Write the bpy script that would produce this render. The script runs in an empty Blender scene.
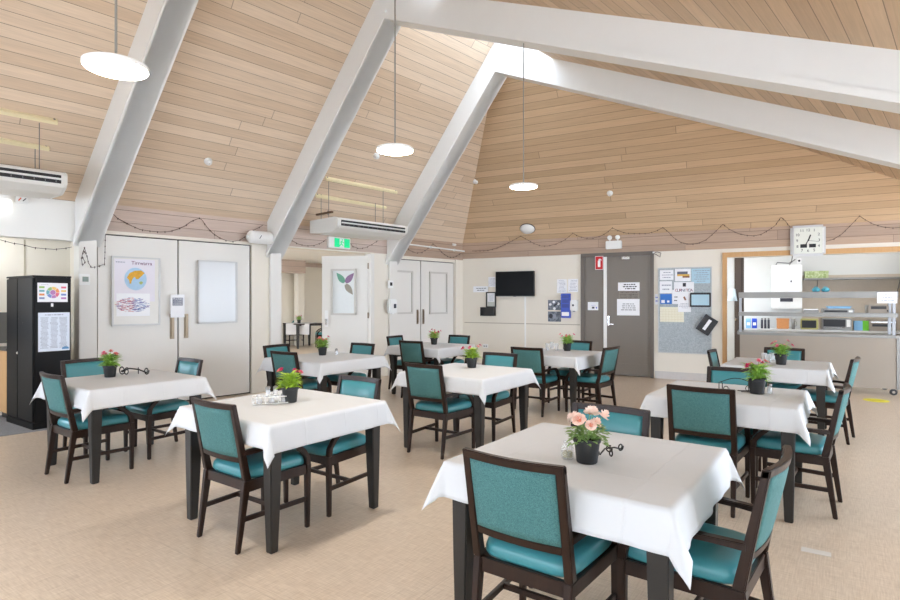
import bpy, bmesh, math, random
from mathutils import Vector, Matrix, Quaternion
random.seed(7)
SC = bpy.context.scene
COL = SC.collection
PI = math.pi

# ------------------------------------------------------------------ camera, world, light, exposure
FPX, CAMH = 555.0, 1.5
cam_d = bpy.data.cameras.new('camera'); cam_d.sensor_width = 36; cam_d.lens = FPX / 900 * 36
cam = bpy.data.objects.new('camera', cam_d); COL.objects.link(cam)
cam.location = (0, 0, CAMH); cam.rotation_euler = (PI / 2, 0, 0)
cam_d.clip_start = .05; cam_d.clip_end = 200
SC.camera = cam
SC.view_settings.view_transform = 'Standard'
SC.view_settings.look = 'None'
SC.view_settings.gamma = 1
SC.view_settings.use_curve_mapping = False
SC.view_settings.exposure = 0.54
W = bpy.data.worlds.new('world'); SC.world = W; W.use_nodes = True
WB = W.node_tree.nodes['Background']
WB.inputs[0].default_value = (.80, .91, 1.08, 1); WB.inputs[1].default_value = 6.0


def area(name, loc, size, sizey, power, color=(1, .97, .92), rot=(0, 0, 0)):
    l = bpy.data.lights.new(name, 'AREA'); l.shape = 'RECTANGLE'; l.size = size; l.size_y = sizey
    l.energy = power; l.color = color
    o = bpy.data.objects.new(name, l); COL.objects.link(o); o.location = loc; o.rotation_euler = rot
    return o


# ------------------------------------------------------------------ plan of the room
CX, CY = .285, 12.6                       # far corner of the hall
class Frame:                              # a wall: x runs to the right seen from the hall, -y is out into the hall
    def __init__(s, ang):
        s.ang = ang
        s.x = Vector((math.cos(ang), math.sin(ang)))
        s.out = Vector((s.x.y, -s.x.x))
    def at(s, a, z, o=0):
        return Vector((CX + s.x.x * a + s.out.x * o, CY + s.x.y * a + s.out.y * o, z))
    def a(s, px, o=0):
        k = (px - 450) / FPX
        return (k * (CY + s.out.y * o) - CX - s.out.x * o) / (s.x.x - k * s.x.y)
    def z(s, px, py, o=0):
        Y = s.at(s.a(px, o), 0, o).y
        return CAMH + (300 - py) / FPX * Y
    def pt(s, px, py, o=0):
        return s.at(s.a(px, o), s.z(px, py, o), o)
    def rect(s, x0, y0, x1, y1, o=0):     # pixel box -> bottom-centre point, width, height
        a0, a1 = s.a(x0, o), s.a(x1, o); xm = (x0 + x1) / 2
        zt, zb = s.z(xm, y0, o), s.z(xm, y1, o)
        return s.at((a0 + a1) / 2, zb, o), a1 - a0, zt - zb
FL = Frame(math.radians(46.78))
FB = Frame(math.radians(-28.05))
n2, d2, m2, e2 = FL.out, FL.x, FB.out, FB.x
ZB, ZW = 2.77, 2.43                       # roof spring line, underside of the timber band
SL, SBK, SR = 1.09, 1.08, .475            # roof slopes: left, back, right
RR, ZR0 = 2.763, 5.64                     # ridge distance from left wall; right slope height at the ridge
C2 = Vector((CX, CY))


def rv(r, v):                             # plan point at distance r from left wall and v from back wall
    A = Matrix(((n2.x, n2.y), (m2.x, m2.y))).inverted()
    return C2 + A @ Vector((r, v))


def ray(px, py):
    return Vector(((px - 450) / FPX, 1, (300 - py) / FPX))


CAMP = Vector((0, 0, CAMH))
def on_plane(px, py, p0, nrm):
    d = ray(px, py)
    return CAMP + d * ((p0 - CAMP).dot(nrm) / d.dot(nrm))


NL = Vector((-SL * n2.x, -SL * n2.y, 1)).normalized() * -1     # facing down into the hall
NB = Vector((-SBK * m2.x, -SBK * m2.y, 1)).normalized() * -1
NR = Vector((SR * n2.x, SR * n2.y, 1)).normalized() * -1
PL0 = Vector((CX, CY, ZB)); PB0 = PL0
PR0 = Vector((*rv(RR, 0), ZR0))


def floor_pt(px, py, z=0):
    Y = (CAMH - z) * FPX / (py - 300)
    return Vector(((px - 450) / FPX * Y, Y, z))


# ------------------------------------------------------------------ materials
def lin(c):
    return tuple(((v / 255) / 12.92 if v / 255 <= .04045 else ((v / 255 + .055) / 1.055) ** 2.4) for v in c) + (1,)


class NT:
    def __init__(s, name):
        s.m = bpy.data.materials.new(name); s.m.use_nodes = True; s.t = s.m.node_tree
        s.b = s.t.nodes['Principled BSDF']
    def n(s, typ, **kw):
        x = s.t.nodes.new(typ)
        for k, v in kw.items():
            if k.startswith('i_'): x.inputs[int(k[2:])].default_value = v
            else: setattr(x, k, v)
        return x
    def l(s, a, b): s.t.links.new(a, b)
    def math(s, op, a, b=None, c=None):
        x = s.n('ShaderNodeMath', operation=op)
        for i, v in enumerate((a, b, c)):
            if v is None: continue
            if isinstance(v, (int, float)): x.inputs[i].default_value = v
            else: s.l(v, x.inputs[i])
        return x.outputs[0]
    def mix(s, f, a, b, mode='MIX'):
        x = s.n('ShaderNodeMix', data_type='RGBA', blend_type=mode)
        for i, v in ((0, f), (6, a), (7, b)):
            if isinstance(v, (int, float)): x.inputs[i].default_value = v
            elif isinstance(v, tuple): x.inputs[i].default_value = v
            else: s.l(v, x.inputs[i])
        return x.outputs[2]
    def obj(s): return s.n('ShaderNodeTexCoord').outputs['Object']
    def bump(s, h, strength=.2, dist=.01):
        x = s.n('ShaderNodeBump'); x.inputs['Strength'].default_value = strength; x.inputs['Distance'].default_value = dist
        s.l(h, x.inputs['Height']); s.l(x.outputs[0], s.b.inputs['Normal'])


MATS = {}
def mat(name, col, rough=.5, metal=0, var=.06, scale=20, bump=0, spec=None, emit=None, trans=0, coat=0):
    if name in MATS: return MATS[name]
    t = NT(name); c = lin(col)
    t.b.inputs['Roughness'].default_value = rough; t.b.inputs['Metallic'].default_value = metal
    if spec is not None: t.b.inputs['Specular IOR Level'].default_value = spec
    if coat: t.b.inputs['Coat Weight'].default_value = coat
    if trans:
        t.b.inputs['Transmission Weight'].default_value = trans; t.b.inputs['Base Color'].default_value = c
        t.b.inputs['IOR'].default_value = 1.3
    else:
        nz = t.n('ShaderNodeTexNoise'); nz.inputs['Scale'].default_value = scale; nz.inputs['Detail'].default_value = 4
        t.l(t.obj(), nz.inputs['Vector'])
        hi = tuple(min(1, v * (1 + var)) for v in c[:3]) + (1,); lo = tuple(v * (1 - var) for v in c[:3]) + (1,)
        t.l(t.mix(nz.outputs[0], lo, hi), t.b.inputs['Base Color'])
        if bump: t.bump(nz.outputs[0], bump, .004)
    if emit:
        t.b.inputs['Emission Color'].default_value = lin(emit[0]); t.b.inputs['Emission Strength'].default_value = emit[1]
    MATS[name] = t.m
    return t.m


def planks(name, along, across, w, L, c1, c2, gap, bumps=.25):
    t = NT(name); sep = t.n('ShaderNodeSeparateXYZ'); t.l(t.obj(), sep.inputs[0])
    al, ac = sep.outputs[along], sep.outputs[across]
    r = t.math('DIVIDE', ac, w); row = t.math('FLOOR', r); fr = t.math('FRACT', r)
    wn = t.n('ShaderNodeTexWhiteNoise', noise_dimensions='1D'); t.l(row, wn.inputs['W'])
    x = t.math('ADD', t.math('DIVIDE', al, L), t.math('MULTIPLY', wn.outputs[0], 7.3))
    colm = t.math('FLOOR', x); fx = t.math('FRACT', x)
    cmb = t.n('ShaderNodeCombineXYZ'); t.l(row, cmb.inputs[0]); t.l(colm, cmb.inputs[1])
    wn2 = t.n('ShaderNodeTexWhiteNoise', noise_dimensions='2D'); t.l(cmb.outputs[0], wn2.inputs['Vector'])
    g = t.n('ShaderNodeCombineXYZ'); t.l(t.math('MULTIPLY', al, 1.6), g.inputs[0]); t.l(t.math('MULTIPLY', ac, 34), g.inputs[1])
    t.l(t.math('MULTIPLY', wn2.outputs[0], 50), g.inputs[2])
    nz = t.n('ShaderNodeTexNoise'); nz.inputs['Scale'].default_value = 1.5; nz.inputs['Detail'].default_value = 6; nz.inputs['Distortion'].default_value = .6
    t.l(g.outputs[0], nz.inputs['Vector'])
    base = t.mix(wn2.outputs[0], lin(c1), lin(c2))
    grain = t.mix(.45, base, t.mix(nz.outputs[0], (.55, .5, .47, 1), (1.35, 1.32, 1.3, 1)), 'MULTIPLY')
    e = t.math('LESS_THAN', fr, .045); e2_ = t.math('LESS_THAN', fx, .0022)
    edge = t.math('MAXIMUM', e, t.math('MULTIPLY', e2_, .7))
    t.l(t.mix(t.math('MULTIPLY', edge, .75), grain, lin(gap)), t.b.inputs['Base Color'])
    t.b.inputs['Roughness'].default_value = .55
    t.bump(t.math('SUBTRACT', 1, edge), bumps, .006)
    return t.m


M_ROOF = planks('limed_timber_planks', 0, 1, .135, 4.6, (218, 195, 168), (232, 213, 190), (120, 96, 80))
M_ROOFB = planks('shaded_timber_planks', 0, 1, .135, 4.6, (194, 165, 132), (216, 188, 154), (104, 80, 64))  # same timber as the left slope, coloured darker for its shade
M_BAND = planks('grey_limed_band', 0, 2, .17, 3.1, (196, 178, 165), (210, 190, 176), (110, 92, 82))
M_BANDB = planks('shaded_timber_band', 0, 2, .17, 3.1, (176, 154, 136), (192, 166, 144), (96, 76, 64))  # darker copy of the band planks, shade of the far end in the colour


def floor_mat():
    t = NT('linen_vinyl'); sep = t.n('ShaderNodeSeparateXYZ')
    mp = t.n('ShaderNodeMapping'); mp.inputs['Rotation'].default_value = (0, 0, math.radians(-54.5)); t.l(t.obj(), mp.inputs[0]); t.l(mp.outputs[0], sep.inputs[0])
    def str_(a, b):
        c = t.n('ShaderNodeCombineXYZ'); t.l(t.math('MULTIPLY', sep.outputs[0], a), c.inputs[0]); t.l(t.math('MULTIPLY', sep.outputs[1], b), c.inputs[1])
        z = t.n('ShaderNodeTexNoise'); z.inputs['Scale'].default_value = 1; z.inputs['Detail'].default_value = 3; t.l(c.outputs[0], z.inputs['Vector']); return z.outputs[0]
    h = t.math('ADD', str_(9, 130), str_(130, 9))
    big = t.n('ShaderNodeTexNoise'); big.inputs['Scale'].default_value = .45; big.inputs['Detail'].default_value = 3; t.l(t.obj(), big.inputs['Vector'])
    ramp = t.n('ShaderNodeMapRange'); ramp.inputs[1].default_value = .7; ramp.inputs[2].default_value = 1.3; t.l(h, ramp.inputs[0])
    base = t.mix(ramp.outputs[0], lin((190, 168, 145)), lin((222, 204, 183)))
    base = t.mix(t.math('MULTIPLY', big.outputs[0], .3), base, lin((206, 196, 178)))
    seam = None
    for o in (0, 1):
        f = t.math('FRACT', t.math('DIVIDE', t.math('ADD', sep.outputs[o], .55), 1.15))
        q = t.math('LESS_THAN', f, .004); seam = q if seam is None else t.math('MAXIMUM', seam, q)
    t.l(t.mix(t.math('MULTIPLY', seam, .3), base, lin((150, 132, 112))), t.b.inputs['Base Color'])
    t.b.inputs['Roughness'].default_value = .3
    t.b.inputs['Specular IOR Level'].default_value = .5
    t.bump(h, .05, .002)
    return t.m


M_FLOOR = floor_mat()
def speckle(name, c1, c2, scale, rough, bump=.1):
    t = NT(name); v = t.n('ShaderNodeTexVoronoi'); v.inputs['Scale'].default_value = scale; t.l(t.obj(), v.inputs['Vector'])
    s2 = t.n('ShaderNodeSeparateColor'); t.l(v.outputs['Color'], s2.inputs[0])
    t.l(t.mix(s2.outputs[0], lin(c1), lin(c2)), t.b.inputs['Base Color']); t.b.inputs['Roughness'].default_value = rough
    t.bump(s2.outputs[0], bump, .002)
    return t.m


def wood(name, c1, c2, rough=.35):
    t = NT(name); mp = t.n('ShaderNodeMapping'); mp.inputs['Scale'].default_value = (40, 40, 3); t.l(t.obj(), mp.inputs[0])
    z = t.n('ShaderNodeTexNoise'); z.inputs['Scale'].default_value = 1.2; z.inputs['Detail'].default_value = 5; t.l(mp.outputs[0], z.inputs['Vector'])
    t.l(t.mix(z.outputs[0], lin(c1), lin(c2)), t.b.inputs['Base Color']); t.b.inputs['Roughness'].default_value = rough; t.b.inputs['Specular IOR Level'].default_value = .3
    return t.m


M_WALL = mat('cream_wall_paint', (234, 227, 213), .6, var=.02, scale=3)
M_WALLW = mat('white_wall_paint', (238, 237, 232), .55, var=.015, scale=3)
M_KWALL = mat('kitchen_wall_paint', (218, 219, 216), .5, var=.015, scale=3)
M_DOORW = mat('pale_grey_door_paint', (230, 227, 220), .42, var=.015, scale=2)
M_MOULD = mat('moulding_shadow_paint', (206, 202, 194), .45)  # darker than the door leaves, painting in the shadow lines of the mouldings
M_BEAM = mat('white_beam_paint', (238, 238, 235), .5, var=.02, scale=6)
M_WHITE = mat('white_plastic', (240, 240, 237), .4, var=.01)
M_PAPER = mat('white_paper', (244, 245, 248), .7, var=.01)
M_BLACK = mat('black_plastic', (26, 26, 28), .4, var=.1)
M_SCREEN = mat('tv_screen_glass', (9, 9, 10), .25, var=.05, spec=.15)
M_CAB = mat('black_steel_enamel', (15, 15, 16), .5, spec=.2, var=.08)
M_INK = mat('dark_print', (60, 60, 70), .7)
M_INKL = mat('grey_print', (150, 155, 170), .7)
M_GREY = mat('grey_brown_door_paint', (122, 114, 104), .42, var=.03, scale=2)
M_STEEL = mat('brushed_steel', (138, 136, 132), .38, .8, var=.05, scale=8)
M_STEELM = mat('dull_steel_panel', (152, 141, 128), .5, .25, var=.04, scale=3)
M_CHROME = mat('chrome', (215, 215, 215), .15, 1, var=.01)
M_BRASS = mat('bronze_pull', (140, 124, 104), .4, .8)
M_PINE = wood('honey_timber_trim', (196, 150, 98), (214, 172, 122), .4)
M_DARK = wood('dark_stained_wood', (26, 16, 11), (54, 34, 23), .36)
M_LEG = mat('worn_black_brown_wood', (33, 29, 24), .42, var=.22, scale=14)
M_VINYL = mat('teal_vinyl', (66, 137, 143), .3, var=.05, scale=12, bump=.03)
M_FABRIC = speckle('teal_woven_fabric', (46, 94, 94), (84, 132, 130), 420, .8, .25)
M_CLOTH = mat('white_cotton_cloth', (204, 203, 202), .75, var=.02, scale=60, bump=.05)
def cloth_mat():
    t = NT('creased_white_cotton'); sep = t.n('ShaderNodeSeparateXYZ'); t.l(t.obj(), sep.inputs[0]); tot = None
    for ax, off in ((0, .24), (0, -.09), (0, -.40), (1, .02), (1, .33), (1, -.30)):
        d = t.math('ABSOLUTE', t.math('ADD', sep.outputs[ax], off)); r = t.n('ShaderNodeMapRange'); r.inputs[1].default_value = 0; r.inputs[2].default_value = .007; r.inputs[3].default_value = 1; r.inputs[4].default_value = 0
        t.l(d, r.inputs[0]); tot = r.outputs[0] if tot is None else t.math('MAXIMUM', tot, r.outputs[0])
    nz = t.n('ShaderNodeTexNoise'); nz.inputs['Scale'].default_value = 7; nz.inputs['Detail'].default_value = 3; t.l(t.obj(), nz.inputs['Vector'])
    h = t.math('ADD', t.math('MULTIPLY', tot, .5), t.math('MULTIPLY', nz.outputs[0], 1.2)); t.bump(h, .35, .008)
    t.b.inputs['Base Color'].default_value = lin((209, 210, 211)); t.b.inputs['Roughness'].default_value = .75; t.b.inputs['Specular IOR Level'].default_value = .25
    return t.m
M_CREASE = cloth_mat()
M_POT = mat('black_pot_plastic', (27, 27, 28), .5, var=.08)
M_SOIL = mat('dark_soil', (45, 34, 28), .9, var=.4, scale=120)
M_GLASS = mat('clear_glass', (250, 252, 252), .04, trans=1)
tc = NT('clear_ware'); tc.b.inputs['Base Color'].default_value = (.93, .94, .94, 1); tc.b.inputs['Roughness'].default_value = .08; tc.b.inputs['Alpha'].default_value = .32; M_CLEAR = tc.m
t2 = NT('thin_clear_glass'); t2.b.inputs['Base Color'].default_value = (.9, .92, .9, 1); t2.b.inputs['Roughness'].default_value = .05; t2.b.inputs['Alpha'].default_value = .14; M_THIN = t2.m
M_WIRE = mat('black_iron_wire', (20, 20, 21), .4, .3)
M_CARPET = speckle('grey_carpet', (120, 120, 122), (158, 158, 160), 260, .95, .3)
M_CLEARW = mat('dark_cable', (70, 52, 46), .5)
M_LEAF1 = mat('lime_leaf', (176, 206, 74), .5, var=.3, scale=40)
M_LEAF2 = mat('mid_green_leaf', (154, 194, 84), .5, var=.3, scale=40)
M_LEAF3 = mat('deep_rose_leaf', (134, 162, 92), .5, var=.3, scale=40)
M_PINK = mat('pink_petal', (232, 118, 142), .6, var=.15, scale=60)
M_CORAL = mat('coral_petal', (238, 138, 132), .6, var=.15, scale=60)
M_MAG = mat('magenta_petal', (206, 52, 104), .6, var=.15, scale=60)
M_PEACH = mat('peach_petal', (250, 218, 202), .6, var=.06, scale=40)
M_PEACHC = mat('deep_peach_petal', (246, 160, 130), .6, var=.08, scale=40)
M_ALU = mat('pale_aluminium', (206, 206, 204), .4)
M_GREYR = mat('grey_rod_paint', (140, 136, 128), .5)
M_LAMP = mat('lit_diffuser', (255, 255, 255), .5, emit=((255, 244, 228), 14))
M_PANELGLASS = mat('pale_door_glass', (226, 230, 228), .25, var=.03)


# ------------------------------------------------------------------ mesh builder
class MB:
    def __init__(s): s.v = []; s.f = []
    def add(s, vs, fs):
        k = len(s.v); s.v += [tuple(p) for p in vs]; s.f += [tuple(i + k for i in f) for f in fs]; return s
    def box(s, c, sz, M=None):
        x, y, z = (q / 2 for q in sz)
        vs = [Vector((c[0] + i * x, c[1] + j * y, c[2] + k * z)) for i in (-1, 1) for j in (-1, 1) for k in (-1, 1)]
        if M: vs = [M @ p for p in vs]
        return s.add(vs, [(0, 1, 3, 2), (4, 6, 7, 5), (0, 4, 5, 1), (2, 3, 7, 6), (0, 2, 6, 4), (1, 5, 7, 3)])
    def span(s, a, b):
        return s.box([(a[i] + b[i]) / 2 for i in range(3)], [abs(b[i] - a[i]) for i in range(3)])
    def loft(s, rings, cap=True, close=False):
        n = len(rings[0]); vs = [p for r in rings for p in r]; fs = []
        R = len(rings)
        for i in range(R if close else R - 1):
            j = (i + 1) % R
            for k in range(n):
                fs.append((i * n + k, i * n + (k + 1) % n, j * n + (k + 1) % n, j * n + k))
        if cap and not close:
            fs.append(tuple(range(n - 1, -1, -1))); fs.append(tuple((R - 1) * n + k for k in range(n)))
        return s.add(vs, fs)
    def sect(s, secs):                    # stacked rectangles (x, y, z, wx, wy)
        return s.loft([[(x - a / 2, y - b / 2, z), (x + a / 2, y - b / 2, z), (x + a / 2, y + b / 2, z), (x - a / 2, y + b / 2, z)] for x, y, z, a, b in secs])
    def bar(s, p0, p1, w, h, up=(0, 0, 1)):
        p0, p1 = Vector(p0), Vector(p1); d = (p1 - p0).normalized(); up = Vector(up)
        sd = d.cross(up).normalized() * w / 2; u = sd.cross(d).normalized() * h / 2
        return s.loft([[p - sd - u, p + sd - u, p + sd + u, p - sd + u] for p in (p0, p1)])
    def lathe(s, prof, n=24, c=(0, 0, 0)):
        return s.loft([[(c[0] + r * math.cos(2 * PI * k / n), c[1] + r * math.sin(2 * PI * k / n), c[2] + z) for k in range(n)] for r, z in prof])
    def tube(s, pts, r, n=6, closed=False):
        pts = [Vector(p) for p in pts]; rings = []
        pn = None
        for i, p in enumerate(pts):
            a = pts[(i - 1) % len(pts)] if (closed or i) else p
            b = pts[(i + 1) % len(pts)] if (closed or i < len(pts) - 1) else p
            d = (b - a).normalized()
            if pn is None:
                pn = d.orthogonal().normalized()
            pn = (pn - d * pn.dot(d))
            pn = pn.normalized() if pn.length > 1e-6 else d.orthogonal().normalized()
            q = d.cross(pn)
            rings.append([p + (pn * math.cos(2 * PI * k / n) + q * math.sin(2 * PI * k / n)) * r for k in range(n)])
        return s.loft(rings, close=closed)
    def poly(s, pts, th, axis=1):         # flat polygon in xz extruded along y by th
        n = len(pts)
        vs = [(p[0], 0, p[1]) for p in pts] + [(p[0], th, p[1]) for p in pts]
        return s.add(vs, [tuple(range(n)), tuple(range(2 * n - 1, n - 1, -1))] + [(k, n + k, n + (k + 1) % n, (k + 1) % n) for k in range(n)])
    def mesh(s, name, m, bevel=0, seg=2, smooth=False):
        me = bpy.data.meshes.new(name); me.from_pydata(s.v, [], s.f)
        bm = bmesh.new(); bm.from_mesh(me)
        bmesh.ops.recalc_face_normals(bm, faces=bm.faces)
        if bevel:
            es = [e for e in bm.edges if len(e.link_faces) == 2 and e.calc_face_angle(0) > .5]
            bmesh.ops.bevel(bm, geom=es, offset=bevel, segments=seg, affect='EDGES', clamp_overlap=True)
        bm.to_mesh(me); bm.free()
        if smooth:
            for p in me.polygons: p.use_smooth = True
        me.materials.append(m)
        return me
    def obj(s, name, m, parent=None, bevel=0, seg=2, smooth=False, loc=None, rotz=0):
        o = bpy.data.objects.new(name, s.mesh(name, m, bevel, seg, smooth)); COL.objects.link(o)
        if parent is not None: o.parent = parent
        if loc is not None: o.location = loc
        if rotz: o.rotation_euler = (0, 0, rotz)
        if smooth and bevel == 0 and smooth == 'auto': pass
        return o


def thing(name, label, cat, loc=(0, 0, 0), rotz=0, group=None):
    o = bpy.data.objects.new(name, None); COL.objects.link(o); o.empty_display_size = .1
    o.location = loc; o.rotation_euler = (0, 0, rotz); o['label'] = label; o['category'] = cat
    if group: o['group'] = group
    return o


def tag(o, label, cat, group=None):
    o['label'] = label; o['category'] = cat
    if group: o['group'] = group
    return o


def struct(o, label=None):
    o['kind'] = 'structure'
    if label: o['label'] = label
    return o


def dup(root, loc, rotz, label, group=None):
    r = root.copy(); COL.objects.link(r); r.location = loc; r.rotation_euler = (0, 0, rotz); r['label'] = label
    if group: r['group'] = group
    for ch in list(root.children):
        c = ch.copy(); COL.objects.link(c); c.parent = r
        for g in list(ch.children):
            q = g.copy(); COL.objects.link(q); q.parent = c
    return r


def text_obj(txt, size, m, parent, x, y, z, name='lettering', sx=1.0):
    cu = bpy.data.curves.new('t', 'FONT'); cu.body = txt; cu.size = size; cu.align_x = 'CENTER'; cu.align_y = 'CENTER'; cu.extrude = .0008
    cu.resolution_u = 3
    to = bpy.data.objects.new('t', cu); COL.objects.link(to)
    me = bpy.data.meshes.new_from_object(to.evaluated_get(bpy.context.evaluated_depsgraph_get()))
    bpy.data.objects.remove(to)
    me.transform(Matrix.Rotation(PI / 2, 4, 'X') @ Matrix.Diagonal((sx, 1, 1, 1)))
    me.materials.clear(); me.materials.append(m)
    o = bpy.data.objects.new(name, me); COL.objects.link(o); o.parent = parent; o.location = (x, y, z)
    return o


def lines(parent, w, h, rows, m=None, x=0, z=0, y=-.003, seed=0, fill=.75, th=.28, name='lettering'):
    """unreadable rows of print on a sheet w x h whose bottom centre is (x, z)"""
    rr = random.Random(seed); b = MB()
    for i in range(rows):
        zz = z + h * (1 - (i + 1) / (rows + 1)); L = w * fill * rr.uniform(.6, 1); p = x - L / 2 + (rr.uniform(-.05, .05) * w)
        while p < x - L / 2 + L:
            q = rr.uniform(.05, .16) * w
            b.span((p, y, zz - th * h / (rows + 1) / 2), (min(p + q, x + w * .46), y + .001, zz + th * h / (rows + 1) / 2)); p += q + .03 * w
    return b.obj(name, m or M_INK, parent)


def sheet(name, label, cat, F, box, m=None, rows=0, ink=None, o=.004, group=None, tilt=0, seed=1, th=.004, part='sheet'):
    p, w, h = F.rect(*box, o=o)
    t = thing(name, label, cat, p, F.ang, group)
    b = MB().box((0, th / 2 - .001, h / 2), (w, th, h)).obj(part, m or M_PAPER, t)
    if rows: lines(t, w, h, rows, ink, seed=seed)
    if tilt: t.rotation_euler = (0, tilt, F.ang)
    return t, w, h


# ------------------------------------------------------------------ structure: floor, walls, roof
def flat(name, pts, m, th=.04, axes=None, label=None, kind=True):
    """polygon slab in its own plane: pts 3D, local axes so that x runs along the boards"""
    o3, x3, y3 = axes; z3 = x3.cross(y3)
    M = Matrix((x3, y3, z3)).transposed().to_4x4(); M.translation = o3
    inv = M.inverted(); q = [inv @ Vector(p) for p in pts]; n = len(q)
    b = MB(); b.add([(p.x, p.y, 0) for p in q] + [(p.x, p.y, th) for p in q], [tuple(range(n)), tuple(range(2 * n - 1, n - 1, -1))] + [(k, n + k, n + (k + 1) % n, (k + 1) % n) for k in range(n)])
    o = b.obj(name, m); o.matrix_world = M
    return struct(o, label)


X3 = lambda v: Vector((v.x, v.y, 0))
fl = MB().span((-16, -2.5, -.06), (13, 21, 0)).obj('floor', M_FLOOR); struct(fl, 'beige linen-look vinyl floor')

# roof planes (underside visible); local z points up and out of the hall
yl = Vector((n2.x, n2.y, SL)).normalized(); yb = Vector((m2.x, m2.y, SBK)).normalized(); yr = Vector((n2.x, n2.y, -SR)).normalized()
ZRL = ZB + SL * RR
def P3(p, z): return Vector((p.x, p.y, z))
peak = rv(RR, (ZRL - ZB) / SBK)
SMAX = 13.0
def ls(s, r): return C2 - d2 * s + n2 * r
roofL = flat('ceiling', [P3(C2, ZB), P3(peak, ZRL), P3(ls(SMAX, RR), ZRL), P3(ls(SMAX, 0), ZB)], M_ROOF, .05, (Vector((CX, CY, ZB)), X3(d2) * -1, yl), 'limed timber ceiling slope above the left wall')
RO = RR + 1.05                                           # skylight's lower edge on the right slope
ZRO = ZR0 - SR * 1.05
r_end = RR + (ZR0 - ZB) / SR
hipR0 = rv(RO, (ZRO - ZB) / SBK); hipR1 = rv(r_end, 0); hipT = rv(RR, (ZR0 - ZB) / SBK)
roofB = flat('ceiling', [P3(C2, ZB), P3(hipR1, ZB), P3(hipT, ZR0), P3(peak, ZRL)], M_ROOFB, .05, (Vector((CX, CY, ZB)), X3(e2) * -1, yb), 'shade-darkened timber ceiling slope above the far wall')
SKE = 4.75                                               # the skylight ends at the middle roof frame
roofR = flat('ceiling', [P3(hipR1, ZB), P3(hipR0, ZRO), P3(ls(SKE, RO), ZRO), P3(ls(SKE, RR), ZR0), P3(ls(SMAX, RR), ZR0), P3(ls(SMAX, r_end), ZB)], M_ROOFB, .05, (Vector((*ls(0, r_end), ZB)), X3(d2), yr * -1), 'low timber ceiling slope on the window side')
flat('ceiling', [P3(ls(-3, r_end), ZB), P3(ls(-3, 12.5), ZB), P3(ls(SMAX, 12.5), ZB), P3(ls(SMAX, r_end), ZB)], M_BEAM, .05, (Vector((*ls(0, r_end), ZB)), X3(d2), X3(n2) * -1), 'unseen flat white ceiling added along the open side to limit its light')  # unseen soffit added to set the open light side farther from the tables
def rear_piece(r0, r1, z0, z1, name, m, label=None, th=.1):
    g_ = MB(); a, b = ls(SMAX, r0), ls(SMAX, r1); k = X3(d2) * -th
    g_.loft([[P3(a, z0), P3(b, z0), P3(b, z1), P3(a, z1)], [P3(a, z0) + k, P3(b, z0) + k, P3(b, z1) + k, P3(a, z1) + k]])
    o = g_.obj(name, m); return struct(o, label)
for q in ((-.2, 1.0, 0, 6.3), (9.2, 12.5, 0, 6.3), (1.0, 9.2, 0, .8), (1.0, 9.2, 2.2, 6.3)): rear_piece(*q, 'wall_rear', M_WALLW, 'pale wall behind the photographer')
w2 = rear_piece(1.0, 9.2, .8, .86, 'rear_fill_window', M_BEAM, 'unseen wide window added behind the photographer for front light', .12)  # unseen opening added so world light fills the frames and tables from behind
for k_ in range(5):
    f_ = rear_piece(1.0 + k_ * 2.03, 1.06 + k_ * 2.03, .8, 2.2, 'mullion', M_BEAM); f_.parent = w2; del f_['kind']
gw = MB(); a, b = ls(6.3, 12.4), ls(SMAX, 12.4); k = X3(n2) * .1
gw.loft([[P3(a, 0), P3(b, 0), P3(b, 2.8), P3(a, 2.8)], [P3(a, 0) + k, P3(b, 0) + k, P3(b, 2.8) + k, P3(a, 2.8) + k]])
struct(gw.obj('light_screen_right', M_WALLW), 'unseen pale wall added beside the photographer to cut side light')  # unseen wall added to keep side light off the nearest table
# skylight curb and glass along the ridge
sk = MB(); ZC = 6.15; s0 = 1.55
for ra, za in ((RR, ZRL - .05), (RO, ZRO)):
    a, b = ls(s0, ra), ls(SKE, ra); k = X3(n2) * (.04 if ra == RO else -.04)
    sk.loft([[P3(a, za), P3(a, ZC), P3(a, ZC) + k, P3(a, za) + k], [P3(b, za), P3(b, ZC), P3(b, ZC) + k, P3(b, za) + k]])
for s_e in (s0, SKE):
    a, b = ls(s_e, RR - .1), ls(s_e, RO + .05); zl = ZRL if s_e == s0 else 5.6
    sk.loft([[P3(a, zl), P3(a, ZC), P3(a, ZC) + X3(d2) * .04, P3(a, zl) + X3(d2) * .04], [P3(b, zl - .3), P3(b, ZC), P3(b, ZC) + X3(d2) * .04, P3(b, zl - .3) + X3(d2) * .04]])
rg_ = MB(); a, b = ls(SKE, RR), ls(SMAX, RR); k = X3(n2) * .05
rg_.loft([[P3(p, ZR0 - .08) - k, P3(p, ZR0 - .08) + k, P3(p, ZRL + .05) + k, P3(p, ZRL + .05) - k] for p in (a, b)])
a, b = rv(RR, (ZR0 - ZB) / SBK), ls(s0, RR); rg_.loft([[P3(p, ZR0 - .08) - k, P3(p, ZR0 - .08) + k, P3(p, ZRL + .05) + k, P3(p, ZRL + .05) - k] for p in (a, b)])
struct(rg_.obj('trim_12', M_BEAM), 'white ridge board')
sko = sk.obj('window_1', M_BEAM); struct(sko, 'white lined skylight shaft along the ridge')
g = MB(); a, b, c, d = ls(s0, RR), ls(SKE, RR), ls(SKE, RO), ls(s0, RO)
g.loft([[P3(p, ZC) for p in (a, b, c, d)], [P3(p, ZC + .01) for p in (a, b, c, d)]])
tt = NT('skylight_glass'); tr = tt.n('ShaderNodeBsdfTransparent'); tr.inputs[0].default_value = (.95, .95, .95, 1); tt.l(tr.outputs[0], tt.t.nodes['Material Output'].inputs[0])
g.obj('pane', tt.m, sko)

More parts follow.
